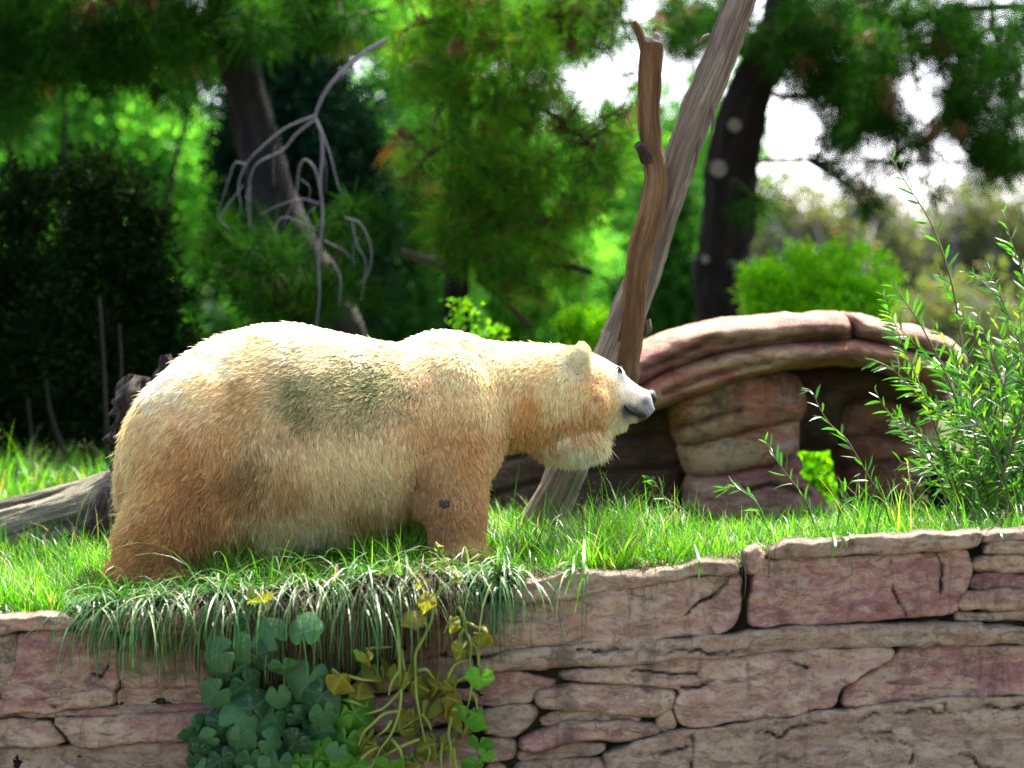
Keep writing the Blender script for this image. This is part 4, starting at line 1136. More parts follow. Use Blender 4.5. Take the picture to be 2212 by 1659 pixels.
# longer arching blades here and there that cross in front of the fur
rg = np.random.default_rng(21)
def longs(n, pxr, yr, Lr, seed, mat='grass'):
    rg = np.random.default_rng(seed)
    x = (rg.uniform(*pxr, n) - 1106) * S; y = rg.uniform(*yr, n)
    mb = MB()
    add_blades(mb, np.stack([x, y, upper_z(x, y)], 1), rg.uniform(0, 2 * math.pi, n), rg.uniform(*Lr, n), rg.uniform(.006, .010, n), rg.uniform(.3, 1.6, n), lift=rg.normal(1.3, .22, n), seg=6, seed=seed)
    return mb
mb = MB()
for (n, a, b, lo, hi, sd) in [(90, 0, 260, .16, .28, 1), (110, 380, 900, .14, .26, 2), (60, 780, 900, .22, .36, 3), (300, 1060, 1500, .20, .34, 4), (60, 880, 1060, .14, .24, 5), (120, 1500, 2000, .12, .24, 6), (60, 1800, 1960, .25, .42, 7), (80, 1980, 2300, .16, .3, 8)]:
    q = longs(n, (a, b), (-.95, -.45 if b < 1000 else .3), (lo, hi), 50 + sd)
    off = mb.n; mb.V += q.V; mb.T += q.T; mb.F4 += [f + off for f in q.F4]; mb.F3 += [f + off for f in q.F3]; mb.n += q.n
o = mb.build('grass', M['grass']); tag(o, 'tall loose grass blades standing above the turf along the ledge', 'grass', kind='stuff')

# grass hanging over the lip
def lip_z(px):
    return ZC - (np.interp(px, (GX / S + 1106), lip_py) - 829.5) * S * (D - 1) / D
def hanging(px, L, seed, wd=(.008, .016), out=(.02, .14), mat='grass_blue', bend=(1.5, 3.1), seg=7, y0=-1.0, up=0.4):
    rg = np.random.default_rng(seed); n = len(px)
    x = (px - 1106) * S * (D - 1) / D; y = y0 + rg.uniform(-.06, .2, n)
    z = np.where(y > -1, upper_z(x, np.maximum(y, -1)), lip_z(px)) + rg.uniform(-.02, .04, n)
    hd = -math.pi / 2 + .7 * np.sin(px / 23.0) + rg.normal(0, .5, n)
    mb = MB()
    add_blades(mb, np.stack([x, y, z], 1), hd, np.minimum(L * 1.15 * np.exp(rg.normal(0, .4, n)), .55), rg.uniform(*wd, n), rg.uniform(*bend, n), lift=rg.normal(up, .35, n), seg=seg, seed=seed, twist=.5)
    return mb
rg = np.random.default_rng(5)
def pxs(segs):
    out = []
    Ls = []
    for a, b, n, L in segs:
        nc_ = max(2, n // 34); c = rg.uniform(a, b, nc_)
        i_ = rg.integers(0, nc_, n); out.append(c[i_] + rg.normal(0, 9, n)); Ls.append(L * np.exp(rg.normal(0, .25, nc_))[i_])
    return np.concatenate(out), np.concatenate(Ls)
px, L = pxs([(150, 250, 260, .16), (240, 430, 560, .28), (430, 640, 560, .36), (640, 900, 700, .38), (880, 1010, 200, .22), (1000, 1150, 270, .24), (1150, 1260, 26, .2), (1260, 2200, 50, .12), (-100, 150, 60, .07)])
o = hanging(px, L, 6).build('hanging_grass', M['grass_blue']); tag(o, 'long blue green grass blades hanging over the lip of the stone wall', 'grass', kind='stuff')
px, L = pxs([(230, 420, 500, .16), (400, 640, 2200, .26), (640, 1000, 3800, .32), (1000, 1450, 500, .10), (1380, 1700, 300, .10), (1700, 2200, 200, .06)])
o = hanging(px, L, 8, wd=(.003, .006), mat='thatch', bend=(1.8, 3.0), y0=-1.0, up=.1).build('dead_thatch', M['thatch']); tag(o, 'brown dead grass roots and thatch hanging under the living grass', 'dead grass', kind='stuff')
n = 1500; x = (rg.uniform(1080, 1700, n) - 1106) * S; y = rg.uniform(-1.0, -.75, n)
mb = MB(); add_blades(mb, np.stack([x, y, upper_z(x, y) + .005], 1), rg.uniform(0, 6.3, n), rg.uniform(.05, .13, n), rg.uniform(.003, .006, n), rg.uniform(.6, 2, n), lift=rg.normal(.7, .3, n), seg=4, seed=3)
o = mb.build('dead_thatch', M['thatch']); tag(o, 'brown matted dead grass on the bare edge right of the bear\'s front paw', 'dead grass', kind='stuff')
mb = MB()
for (a, b) in [((1262, 1165), (1240, 1330)), ((1240, 1200), (1218, 1290)), ((1256, 1210), (1270, 1260)), ((1800, 1150), (1797, 1215)), ((1500, 1175), (1510, 1260)), ((1236, 1225), (1185, 1275)), ((470, 1300), (330, 1450))]:
    pts = [(a[0], a[1], -1.02), ((a[0] * .6 + b[0] * .4) + 6, a[1] * .6 + b[1] * .4, -1.2), (b[0], b[1], -1.22)]
    c = spline(PP(pts), 9); w = np.array([.004, .005, .0055, .0055, .005, .0045, .0035, .002, .0003])[:, None]; s = np.array([1, .3, .1]) * 1.0
    V = np.stack([c - w * s, c + w * s], 1).reshape(-1, 3); i_ = np.arange(8) * 2
    mb.add(V, np.stack([i_, i_ + 1, i_ + 3, i_ + 2], 1))
o = mb.build('hanging_grass', M['grass']); tag(o, 'a few long single grass blades dangling in front of the tan stones', 'grass', kind='stuff')

# dark backing added for shade between the vines, shaped as roots and soil
rgm = np.random.default_rng(31)
outl = [(455, 1275), (1010, 1235), (1060, 1262), (1010, 1300), (985, 1380), (960, 1340), (930, 1430), (890, 1400), (850, 1470), (800, 1430), (760, 1530), (700, 1560), (640, 1600), (560, 1640), (500, 1600), (470, 1500), (490, 1420), (440, 1380), (400, 1330)]
pm = np.array([P(a, b, WY)[[0, 2]] for a, b in outl]); sp = smooth_poly(pm, .02, 2)
X, Z, dd, F = slab(sp, .016, None, warp=.06, seed=5)
prof = np.clip(dd / .06, 0, 1) ** .6
q = np.stack([X * 30, Z * 9, X * 0], 1)
Yv = wall_y(X, Z) + .03 - (.075 + .03 * fbm(q, 3, 3)) * prof
mb = MB(); mb.add(np.stack([X, Yv, Z], 1), F)
o = mb.build('dark_root_backing', M['joint']); tag(o, 'dark backing added for the shade behind the vines, as a mat of roots and soil', 'dark root backing', kind='stuff')
# seed heads
def seed_head(px, py0, py1, Y, label, lean=10, red=True):
    mb = MB(); base = P(px - lean, py0, Y); base[2] = upper_z(np.array([base[0]]), np.array([Y]))[0] - .01
    c = tube(mb, [base, P(px - lean * .4, (py0 + py1) / 2, Y), P(px, py1, Y)], [.0022, .0018, .001], 5, 12)
    o = mb.build('seed_stalk', M['twig' if red else 'thatch']); tag(o, label, 'grass stalk', 'grass seed stalks')
    m2 = MB(); rg = np.random.default_rng(int(px)); n = 34
    t = rg.uniform(.68, 1, n); p = np.array([np.interp(t, np.linspace(0, 1, len(c)), c[:, k]) for k in range(3)]).T + rg.normal(0, .003, (n, 3))
    al = unit(np.array([0, 0, 1.0]) + rand_dir(n, rg) * .8); leaf_cards(m2, p, unit(np.cross(al, rand_dir(n, rg))), al, np.full(n, .014), np.full(n, .006))
    s = m2.build('seeds', M['thatch'], o); s['kind'] = 'stuff'
for a in [(1252, 1180, 1060, -.2, 'reddish grass seed stalk beside the base of the leaning trunk, the leftmost of three', -16), (1284, 1170, 1036, -.2, 'pale tipped seed stalk standing upright right of the leaning trunk', -2), (1298, 1175, 1050, -.15, 'drooping seed stalk just right of the pale tipped one', 14),
          (1412, 1190, 1030, -.3, 'thin arching seed stalk between the trunk and the first rock pier', 26), (430, 1230, 1088, -.9, 'dry orange seed stalk in front of the bear\'s hind leg', -10)]:
    seed_head(*a[:4], a[4], a[5])
def crowfoot(px, py, Y, label):
    mb = MB(); b = P(px + 4, py + 90, Y); b[2] = upper_z(b[:1], np.array([Y]))[0]
    tip = P(px, py, Y)
    tube(mb, [b, (b + tip) / 2 + np.array((.004, 0, 0)), tip], [.0025, .002, .0015], 5, 8)
    o = mb.build('seed_stalk', M['thatch']); tag(o, label, 'grass stalk', 'grass seed stalks')
    for d in [(-.055, .02), (-.01, .05), (.04, .03)]:
        m2 = MB(); tube(m2, [tip, tip + np.array((d[0] * .6, .01, d[1] * .8)), tip + np.array((d[0], .02, d[1]))], [.002, .0026, .001], 5, 6); m2.build('seed_spike', M['thatch'], o)
crowfoot(185, 968, 2.6, 'star shaped grass seed head rising above the bank left of the bear')
crowfoot(70, 985, 2.8, 'low star shaped seed head at the far left of the grass bank')

# ------------------------------------------------------------------ vines on the wall
def vine_leaf_mesh(name, mat, seed, wilt=0.0, lobes=5):
    """broad lobed leaf: rings around the stalk point, rippled rim, sunken veins"""
    rg = np.random.default_rng(seed)
    na, nr = 33, 6
    a = np.linspace(-math.pi * .93, math.pi * .93, na)
    rim = .96 + .035 * np.cos(a * lobes) + .02 * np.sin(a * 11 + rg.uniform(0, 6)) + .012 * rg.normal(0, 1, na)
    rim = rim * (0.80 + .24 * np.cos(a))
    rim[[0, -1]] *= .5; rim[[1, -2]] *= .85
    V = [(0, 0, 0)]; W = [0.6]
    for r in range(1, nr + 1):
        f = r / nr
        for k in range(na):
            R = rim[k] * f
            vein = math.cos(a[k] * lobes / 2) ** 2
            z = .02 * f * (1 - vein) + .035 * f * f * math.sin(a[k] * 2 + seed) - .16 * f * f + .018 * math.sin(a[k] * 6 + seed * 2) * f ** 2
            x, y = R * math.sin(a[k]), R * math.cos(a[k])
            if wilt:
                th = wilt * f
                z += -wilt * .5 * abs(x) - .35 * wilt * f * f
                x *= (1 - .35 * wilt * (1 + .5 * math.sin(a[k] * 3 + seed)))
                z += .22 * wilt * math.sin(a[k] * 5 + seed) * f
            V.append((x, y, z)); W.append(max(0, 1 - (1 - vein) * 22) * (.9 - .5 * f) * 1.0 if vein > .985 else 0)
    F3 = [(0, 1 + k, 2 + k) for k in range(na - 1)]; F4 = []
    for r in range(nr - 1):
        for k in range(na - 1):
            b = 1 + r * na + k
            F4.append((b, b + na, b + na + 1, b + 1))
    mb = MB(); mb.add(V, F4); mb.F3.append(np.array(F3))
    me = mb.mesh(name, mat); set_tint_mask(me, W)
    return me
leaf_mesh = {k: [vine_leaf_mesh('leaf', M[m_], s_, w_) for s_ in range(4)] for k, m_, w_ in (('dark', 'vine_dark', .12), ('yellow', 'vine_yellow', 1.0), ('fresh', 'vine_fresh', .25))}
def wall_front(px, py):
    p = P(px, py, WY); return float(wall_y(np.array([p[0]]), np.array([p[2]]))[0])
from mathutils import Matrix
def place_leaf(parent, kind, px, py, size, ang, tilt, out, roll=0.0, rs=None, mat=None):
    """ang: where the tip points, degrees clockwise from up in the picture plane; tilt: how far the blade leans out of it"""
    me = leaf_mesh[kind][(rs if rs is not None else random.randrange(4))]
    size *= random.uniform(.75, 1.2)
    o = bpy.data.objects.new('leaf', me); COL.objects.link(o)
    p = P(px, py, wall_front(px, py) - out)
    R = Matrix.Rotation(math.radians(-90), 4, 'X').inverted()   # blade plane XY -> XZ, facing the viewer side
    R = Matrix.Rotation(math.radians(ang), 4, 'Y') @ Matrix.Rotation(math.radians(tilt), 4, 'X') @ Matrix.Rotation(math.radians(roll), 4, 'Z') @ Matrix.Rotation(math.radians(90), 4, 'X')
    s = size * S
    o.matrix_world = Matrix.Translation([float(c) for c in p]) @ R @ Matrix.Diagonal((s, s, s, 1))
    o.parent = parent; o.matrix_parent_inverse = inv_of(parent)
    return p
ivy = thing('leafy_vine', 'dark green broad leaved vine tumbling down the stone wall below the grass', 'vine', (P(560, 1300, -1.0)))
darks = [(655, 1365, 44, 10, 30), (540, 1395, 50, 200, 25), (478, 1410, 40, 240, 20), (560, 1410, 40, 150, 40), (668, 1462, 50, 190, 20), (500, 1455, 44, 210, 45), (470, 1495, 40, 230, 30), (530, 1475, 40, 160, 50), (545, 1530, 46, 330, 30),
         (510, 1560, 42, 60, 50), (480, 1560, 30, 280, 30), (600, 1500, 36, 170, 45), (695, 1500, 42, 200, 25), (700, 1540, 34, 160, 30), (640, 1545, 34, 140, 60), (520, 1590, 34, 200, 35), (455, 1595, 30, 240, 50), (430, 1620, 30, 200, 40), (480, 1640, 34, 170, 30),
         (540, 1640, 34, 190, 45), (580, 1600, 32, 120, 60), (600, 1650, 36, 200, 20), (560, 1670, 40, 150, 30), (440, 1660, 30, 230, 30), (640, 1600, 32, 220, 40), (610, 1440, 30, 180, 60), (590, 1375, 36, 300, 40), (690, 1580, 30, 170, 35), (500, 1690, 40, 180, 30), (620, 1700, 40, 180, 30), (420, 1640, 22, 150, 30), (730, 1620, 30, 190, 40)]
for k, (px, py, s, a, tl) in enumerate(darks):
    place_leaf(ivy, 'dark', px, py, s * 1.15, a + random.uniform(-15, 15), -tl * .6 + random.uniform(-15, 15), (.22 if py < 1450 else .15) + .06 * random.random(), random.uniform(-20, 20))
for k in range(30):   # a second, deeper layer fills the shade behind
    px, py = random.uniform(420, 740), random.uniform(1400, 1700)
    if py < 1440 and not (520 < px < 700): continue
    place_leaf(ivy, 'dark', px, py, random.uniform(28, 50), random.uniform(100, 260), random.uniform(-60, 30), random.uniform(.02, .10), random.uniform(-30, 30))
for k, (px, py, s, a) in enumerate([(690, 1615, 34, 200), (650, 1640, 36, 170), (715, 1640, 30, 120), (675, 1665, 40, 190), (640, 1680, 34, 220), (740, 1650, 30, 160)]):
    place_leaf(ivy, 'fresh', px, py, s, a, random.uniform(-50, 10), .12 + .04 * random.random(), random.uniform(-20, 20))
def vstem(parent, pts, r=3.2, Yo=.08, mat='vine_stem'):
    q = np.array([P(a, b, wall_front(a, b) - Yo - .02 * math.sin(a * .11 + b * .07)) for a, b in pts])
    mb = MB(); tube(mb, q, [r * S, r * S * .85, r * S * .35], 8, len(pts) * 6, rough=.12, freq=(2, 30), seed=int(pts[0][0]))
    return mb.build('stem', M[mat], parent)
for pts in [[(655, 1240), (645, 1300), (650, 1365)], [(655, 1370), (640, 1440), (615, 1500), (598, 1540)], [(600, 1330), (560, 1370), (540, 1395)], [(650, 1300), (680, 1380), (672, 1462)], [(560, 1400), (545, 1470), (545, 1530), (520, 1590), (500, 1690)], [(610, 1380), (615, 1480), (600, 1560), (600, 1660)], [(545, 1530), (600, 1560), (640, 1600), (690, 1615)]]:
    vstem(ivy, pts, 3.4, .06)
wv = thing('wilted_vine', 'yellowing wilted vine with looping pale stems hanging right of the dark leaves', 'vine', P(930, 1290, -1.0))
R6 = lambda pts: [(378 + u * .3418, 1242 + v * .3418) for u, v in pts]
stems6 = [
    [(1700, 60), (1640, 160), (1620, 290), (1570, 400), (1520, 500), (1520, 610), (1525, 750), (1550, 900), (1580, 1040), (1610, 1120), (1580, 1220)],
    [(1400, 280), (1415, 400), (1420, 600), (1430, 700), (1420, 850), (1370, 1000), (1300, 1100), (1240, 1220)],
    [(1430, 470), (1450, 600), (1480, 680)], [(1420, 600), (1370, 680), (1350, 760)], [(1480, 670), (1400, 760), (1320, 840), (1240, 870), (1190, 880)],
    [(1100, 640), (1180, 660), (1260, 670)], [(1060, 790), (1120, 800), (1200, 830), (1215, 800)], [(1410, 860), (1320, 880), (1250, 940), (1190, 1000), (1160, 1080)],
    [(1370, 920), (1330, 980), (1270, 1020)], [(1480, 850), (1495, 900), (1490, 960)], [(1370, 1040), (1420, 1100), (1440, 1180), (1445, 1240)], [(1540, 1040), (1440, 1080), (1300, 1160), (1200, 1240)],
    [(1790, 200), (1830, 280), (1840, 360), (1870, 430), (1865, 540), (1875, 640), (1870, 740), (1840, 880)], [(1840, 300), (1900, 330), (1950, 370)], [(1840, 340), (1800, 380), (1800, 450)],
    [(1790, 270), (1740, 290), (1700, 370)], [(1880, 430), (1910, 480), (1920, 560), (1930, 640)], [(1850, 545), (1780, 560), (1730, 640), (1730, 730)], [(1865, 635), (1790, 670), (1745, 730)], [(1540, 605), (1590, 600), (1640, 660)],
    [(1760, 850), (1830, 860), (1900, 890), (1930, 960)], [(1750, 900), (1730, 1000), (1745, 1100), (1740, 1220)], [(1690, 1060), (1680, 1150), (1690, 1240)], [(1760, 1100), (1775, 1200), (1790, 1240)], [(1560, 880), (1600, 930), (1620, 980)], [(1870, 740), (1900, 780), (1910, 850)], [(1180, 1160), (1240, 1110), (1300, 1090)], [(1200, 470), (1280, 460), (1370, 455)]]
for s_ in stems6:
    vstem(wv, R6(s_), 3.6, .15 + .04 * random.random())
yl = [(1560, 80, 40, 190, 'yellow'), (1600, 180, 62, 200, 'yellow'), (1540, 350, 56, 250, 'yellow'), (1735, 320, 52, 200, 'yellow'), (1975, 390, 60, 120, 'yellow'), (1810, 490, 48, 200, 'yellow'), (1050, 670, 72, 150, 'yellow'), (1015, 730, 50, 180, 'yellow'), (1310, 700, 90, 190, 'yellow'),
      (1500, 700, 62, 130, 'yellow'), (1430, 740, 80, 190, 'yellow'), (1150, 810, 70, 110, 'yellow'), (1660, 740, 90, 190, 'yellow'), (1720, 800, 80, 180, 'yellow'), (1770, 740, 60, 160, 'yellow'), (1930, 680, 84, 190, 'fresh'), (1130, 900, 90, 150, 'fresh'), (1050, 920, 80, 230, 'fresh'),
      (1500, 950, 80, 160, 'yellow'), (1420, 1010, 76, 240, 'yellow'), (1580, 940, 72, 170, 'yellow'), (1840, 950, 84, 185, 'fresh'), (1820, 1040, 90, 190, 'yellow'), (1200, 1080, 90, 190, 'yellow'), (1080, 1080, 86, 200, 'fresh'), (1270, 1100, 60, 120, 'yellow'), (1700, 1120, 64, 200, 'yellow'), (1920, 1100, 70, 150, 'fresh'),
      (1960, 1160, 60, 200, 'fresh'), (1640, 1090, 70, 180, 'yellow'), (1900, 900, 50, 170, 'fresh'), (1160, 550, 60, 200, 'fresh'), (1230, 560, 56, 150, 'yellow'), (470, 180, 60, 200, 'yellow'), (560, 180, 50, 150, 'yellow'), (1350, 1130, 50, 200, 'yellow'), (1480, 1200, 60, 180, 'fresh'), (1540, 1230, 70, 170, 'yellow'), (1900, 1230, 70, 190, 'fresh'), (1350, 1240, 70, 190, 'fresh'), (1150, 1230, 70, 180, 'fresh'), (950, 1150, 80, 200, 'fresh'), (1780, 30, 40, 100, 'yellow')]
for u_, v_, s, a, kd in yl:
    px, py = R6([(u_, v_)])[0]
    place_leaf(wv, kd, px, py - s * .12, s * .34 * 1.55, a + random.uniform(-20, 20), random.uniform(-60, 5), (.20 if v_ < 700 else .13) + .07 * random.random(), random.uniform(-35, 35))
sap = thing('vine_sprout', 'small yellow green vine sprout standing in the grass by the bear\'s front paw', 'vine', P(960, 1225, -.7))
mb = MB(); tube(mb, PP([(985, 1260), (965, 1215), (950, 1190)], -.75), [.005, .004, .003], 6, 10); mb.build('stem', M['vine_stem'], sap)
WYs = WY
for px, py, s, a in [(945, 1182, 20, 330), (960, 1215, 18, 60), (935, 1215, 15, 250), (915, 1290, 30, 190), (930, 1262, 20, 150)]:
    place_leaf(sap, 'yellow', px, py, s, a, -30, -.22 if py < 1250 else .06)

# ------------------------------------------------------------------ willow
def willow_leaf(p, al, ln, wd, rg):
    side = unit(np.cross(al, rg.normal(0, 1, 3)))[None][0]; nrm = np.cross(side, al)
    t = np.array([0, .25, .55, .8, 1.0]); w = np.array([.1, .85, 1.0, .6, 0]) * wd / 2
    crv = rg.uniform(.05, .28) * ln
    V = []
    for k in range(5):
        c = p + al * t[k] * ln + np.array((0, 0, -1)) * crv * t[k] ** 2 + nrm * .02 * ln * math.sin(t[k] * 3)
        V += [c - side * w[k] + nrm * w[k] * .5, c, c + side * w[k] + nrm * w[k] * .5]
    F = []
    for k in range(4):
        F += [(3 * k, 3 * k + 1, 3 * k + 4, 3 * k + 3), (3 * k + 1, 3 * k + 2, 3 * k + 5, 3 * k + 4)]
    return V, F
def willow_stem(parent, pts3, r0, rg, nleaf, ln, parts, stuff, bare=.12):
    mb = MB(); c = tube(mb, pts3, [r0, r0 * .7, r0 * .25], 6, 24)
    mb.build('stem', M['willow_stem'], parent)
    for k in range(nleaf):
        t = bare + (1 - bare) * (k + rg.random() * .6) / nleaf
        q = t * (len(c) - 1); i_ = min(int(q), len(c) - 2)
        p = c[i_] + (c[i_ + 1] - c[i_]) * (q - i_); ax = unit((c[i_ + 1] - c[i_])[None])[0]
        out = unit(np.cross(ax, rg.normal(0, 1, 3))[None])[0]
        al = unit((ax * rg.uniform(.5, 1.1) + out * rg.uniform(.5, 1.0))[None])[0]
        L_ = ln * rg.uniform(.65, 1.15) * (1 - .45 * max(0, t - .75) / .25)
        V, F = willow_leaf(p, al, L_, L_ * rg.uniform(.13, .19), rg)
        if parts is not None and len(parts) < 290:
            m2 = MB(); m2.add(V, F); parts.append(m2.build('leaf', M['willow'], parent))
        else:
            stuff.add(V, F)
    return c
rg = np.random.default_rng(77)
wil = thing('willow_shrub', 'slender leaved willow shrub with reddish stems at the right edge of the ledge', 'shrub', P(2150, 1150, .1))
stuff = MB(); parts = []
main = [[(2125, 1150), (2100, 1000), (2088, 850), (2072, 700), (2050, 590), (2010, 480), (1960, 400), (1922, 335)],
        [(2140, 1150), (2110, 1000), (2060, 850), (2020, 760), (1975, 680), (1925, 610)],
        [(2260, 1100), (2250, 900), (2225, 700), (2212, 600), (2190, 540), (2165, 455)],
        [(2230, 1150), (2225, 950), (2215, 780), (2180, 690), (2130, 610), (2085, 585)],
        [(2160, 1150), (2130, 1020), (2060, 920), (1990, 860), (1930, 800), (1880, 775)]]
for k, pl in enumerate(main):
    pts = [P(a, b, .1 + .12 * k + rg.uniform(-.02, .02)) for a, b in pl]
    willow_stem(wil, pts, .007, rg, 34, .11, parts, stuff, .15)
for k in range(62):
    bx = rg.uniform(2060, 2330); tx = rg.uniform(1905, 2380); ty = rg.uniform(560, 1060)
    Y0 = rg.uniform(-.25, .7); Y1 = Y0 + rg.uniform(-.2, .2)
    a = P(bx, 1155, Y0); a[2] = upper_z(a[:1], np.array([Y0]))[0]; b = P(tx, ty, Y1); mid = (a + b) / 2 + np.array([rg.uniform(-.03, .07), rg.uniform(-.05, .05), rg.uniform(0, .08)])
    willow_stem(wil, [a, mid, b], rg.uniform(.004, .007), rg, int(24 + 30 * (1150 - ty) / 400), rg.uniform(.085, .12), parts, stuff, .1)
o = stuff.build('foliage', M['willow'], wil); o['kind'] = 'stuff'
sprigs = [
    ([(870, 628), (900, 650), (940, 740), (1000, 830), (1080, 900), (1150, 1010), (1230, 1150), (1290, 1240), (1350, 1340)], 'willow sprig with a curled tip rising in front of the gap of the rock arch', 18),
    ([(1240, 620), (1290, 720), (1380, 830), (1440, 910), (1510, 990), (1600, 1120), (1680, 1320)], 'willow sprig leaning left in front of the right arch pier', 18),
    ([(630, 900), (690, 1010), (760, 1110), (860, 1250), (940, 1370)], 'willow sprig crossing the lower right of the stacked rock pier', 13),
    ([(400, 1180), (460, 1175), (530, 1210), (600, 1280), (690, 1390)], 'low willow sprig before the foot of the stacked rock pier', 10),
    ([(0, 1130), (30, 1150), (80, 1230), (170, 1290), (240, 1370), (320, 1430)], 'willow sprig left of the stacked rock pier, above the tan stones', 12),
    ([(1130, 1110), (1080, 1200), (1050, 1290), (1030, 1390)], 'short upright willow sprig in the arch opening, among the grass', 8)]
for k, (pl, lab, nl) in enumerate(sprigs):
    q = R3(pl)[::-1]; Yk = -.35 + .05 * k
    th = thing('willow_sprig', lab, 'sprig', P(q[0][0], q[0][1], Yk), 'young willow sprigs along the ledge')
    pts = [P(a, b, Yk) for a, b in q]; pts[0][2] = min(pts[0][2], upper_z(pts[0][:1], np.array([Yk]))[0] - .0)
    willow_stem(th, pts, .0042, rg, nl + 4, .095, [], MB(), .12)

# ------------------------------------------------------------------ bare hanging branch and pines behind
def gx3(px, py, Y): return P(px, py, Y)
def ellipse_pts(rg, c, r, n, Y, yr):
    a = rg.uniform(0, 2 * math.pi, n); q = rg.random(n) ** .5
    Ys = rg.uniform(Y - yr, Y + yr, n)
    return np.array([P(c[0] + math.cos(t) * f * r[0], c[1] + math.sin(t) * f * r[1], y) for t, f, y in zip(a, q, Ys)])
def pine(label, Y, trunk, tr, limbs, regions, mat='needles', bark='pine_bark', seed=0, nl=.22, group=None, nn=60, dead=.05, width=.0055, knots=(), rough=.16, trough=None):
    rg = np.random.default_rng(seed)
    th = thing('pine_tree', label, 'pine tree', P(trunk[-1][0], trunk[-1][1], Y), group)
    k = (D + Y) / D
    tp = PP(trunk, Y)
    zb = float(ground_z(tp[-1:, 0], tp[-1:, 1])[0])
    tp = np.vstack([tp, [tp[-1] * np.array([1, 1, 0]) + np.array([0, 0, min(zb, tp[-1][2]) - .2])]])
    rr = list(np.array(tr) * S * k) + [tr[-1] * S * k * 1.1]
    mb = MB(); c = tube(mb, tp, rr, 30, 90, rough=rough, ridges=.12, seed=seed)
    mb.build('trunk', M[bark], th)
    att = [c]
    for pts, r0, r1 in limbs:
        mb = MB(); lp = PP(pts, Y); cc = tube(mb, lp, [r0 * S * k, (r0 * .6 + r1 * .4) * S * k, r1 * S * k], 9, max(16, len(pts) * 8), rough=.2, seed=seed + len(att))
        mb.build('branch', M[bark if r0 > 8 else 'twig'], th); att.append(cc)
    att = np.vstack(att)
    pts, dirs = [], []
    tw = MB()
    for c2, r2, n in regions:
        q = ellipse_pts(rg, c2, r2, n, Y, 1.0)
        cen = P(c2[0], c2[1], Y)
        for p in q:
            d = np.linalg.norm(att - p, axis=1) + .25 * np.abs(att[:, 2] - p[2]); i_ = np.argsort(d)[int(rg.integers(0, 4))]
            s = att[i_]
            dv = p - s; L_ = np.linalg.norm(dv)
            if L_ > 1.6: s = p - dv / L_ * .9; s = s + rg.normal(0, .08, 3)
            m_ = (s + p) / 2 + rg.normal(0, .05, 3) + np.array([0, 0, .08 * L_])
            tube(tw, [s, m_, p], [.011, .008, .005], 4, 6, cap=False)
            dd = unit((p - m_)[None])[0]; dd = unit((dd + rg.normal(0, .35, 3))[None])[0]
            pts.append(p); dirs.append(dd)
            if rg.random() < .5:
                pts.append(m_ + dd * .05); dirs.append(unit((dd + rg.normal(0, .6, 3))[None])[0])
    if pts:
        tw.build('twigs', M['twig'], th)['kind'] = 'stuff'
        pts, dirs = np.array(pts), np.array(dirs); dm = rg.random(len(pts)) < dead
        mb = MB(); needle_tufts(mb, pts[~dm], dirs[~dm], rg, nn, nl, width)
        mb.build('crown', M[mat], th)['kind'] = 'stuff'
        if dm.any():
            mb = MB(); d2 = dirs[dm] * .5 + np.array([0, 0, -.8]); needle_tufts(mb, pts[dm], unit(d2), rg, nn, nl * .8, width, .5)
            mb.build('dead_needles', M['needles_dead'], th)['kind'] = 'stuff'
    for (px, py, r, dy) in knots:
        mb = MB(); p = P(px, py, Y); tp_ = np.argmin(np.abs(c[:, 2] - p[2])); p[1] = c[tp_][1] - rr[0] * dy
        kk = r * S * k
        tube(mb, [p + np.array((0, .10, 0)), p + np.array((0, -.02, 0)), p + np.array((0, -.035, 0))], [kk * 1.5, kk * 1.35, kk * 1.0], 18, 8, rough=.1); kn = mb.build('branch_stub', M[bark], th)
        mb = MB(); tube(mb, [p + np.array((0, -.03, 0)), p + np.array((0, -.05, 0))], [kk, kk * .96], 18, 3, rough=.05); mb.build('cut_face', M['end_grain'], kn)
    return th
G_P = 'pines behind the ledge'
pine('big left pine with a grey trunk leaning over to the left above the bear\'s rump', 7.0,
     [(470, -160), (488, 0), (505, 100), (530, 200), (560, 320), (590, 420), (640, 530), (700, 640), (740, 760)], [38, 40, 40, 42, 46, 44, 46, 50, 56],
     [([(500, 60), (380, 40), (250, 60), (120, 50), (-60, 20)], 12, 5), ([(495, 20), (420, 90), (330, 110), (230, 150)], 9, 4), ([(500, 40), (620, 20), (760, 30), (840, 20)], 9, 4), ([(480, -60), (300, -40), (100, -60)], 12, 5), ([(120, 30), (60, 120), (20, 200)], 6, 3)],
     [((120, 70), (200, 100), 120), ((330, 80), (140, 80), 60), ((300, 170), (60, 40), 8), ((10, 190), (60, 60), 14), ((640, 40), (160, 60), 40), ((330, -60), (420, 90), 90), ((120, -90), (300, 60), 60)], 'needles_dark', 'grey_bark', 1, .27, G_P, dead=.06, width=.008, nn=50)
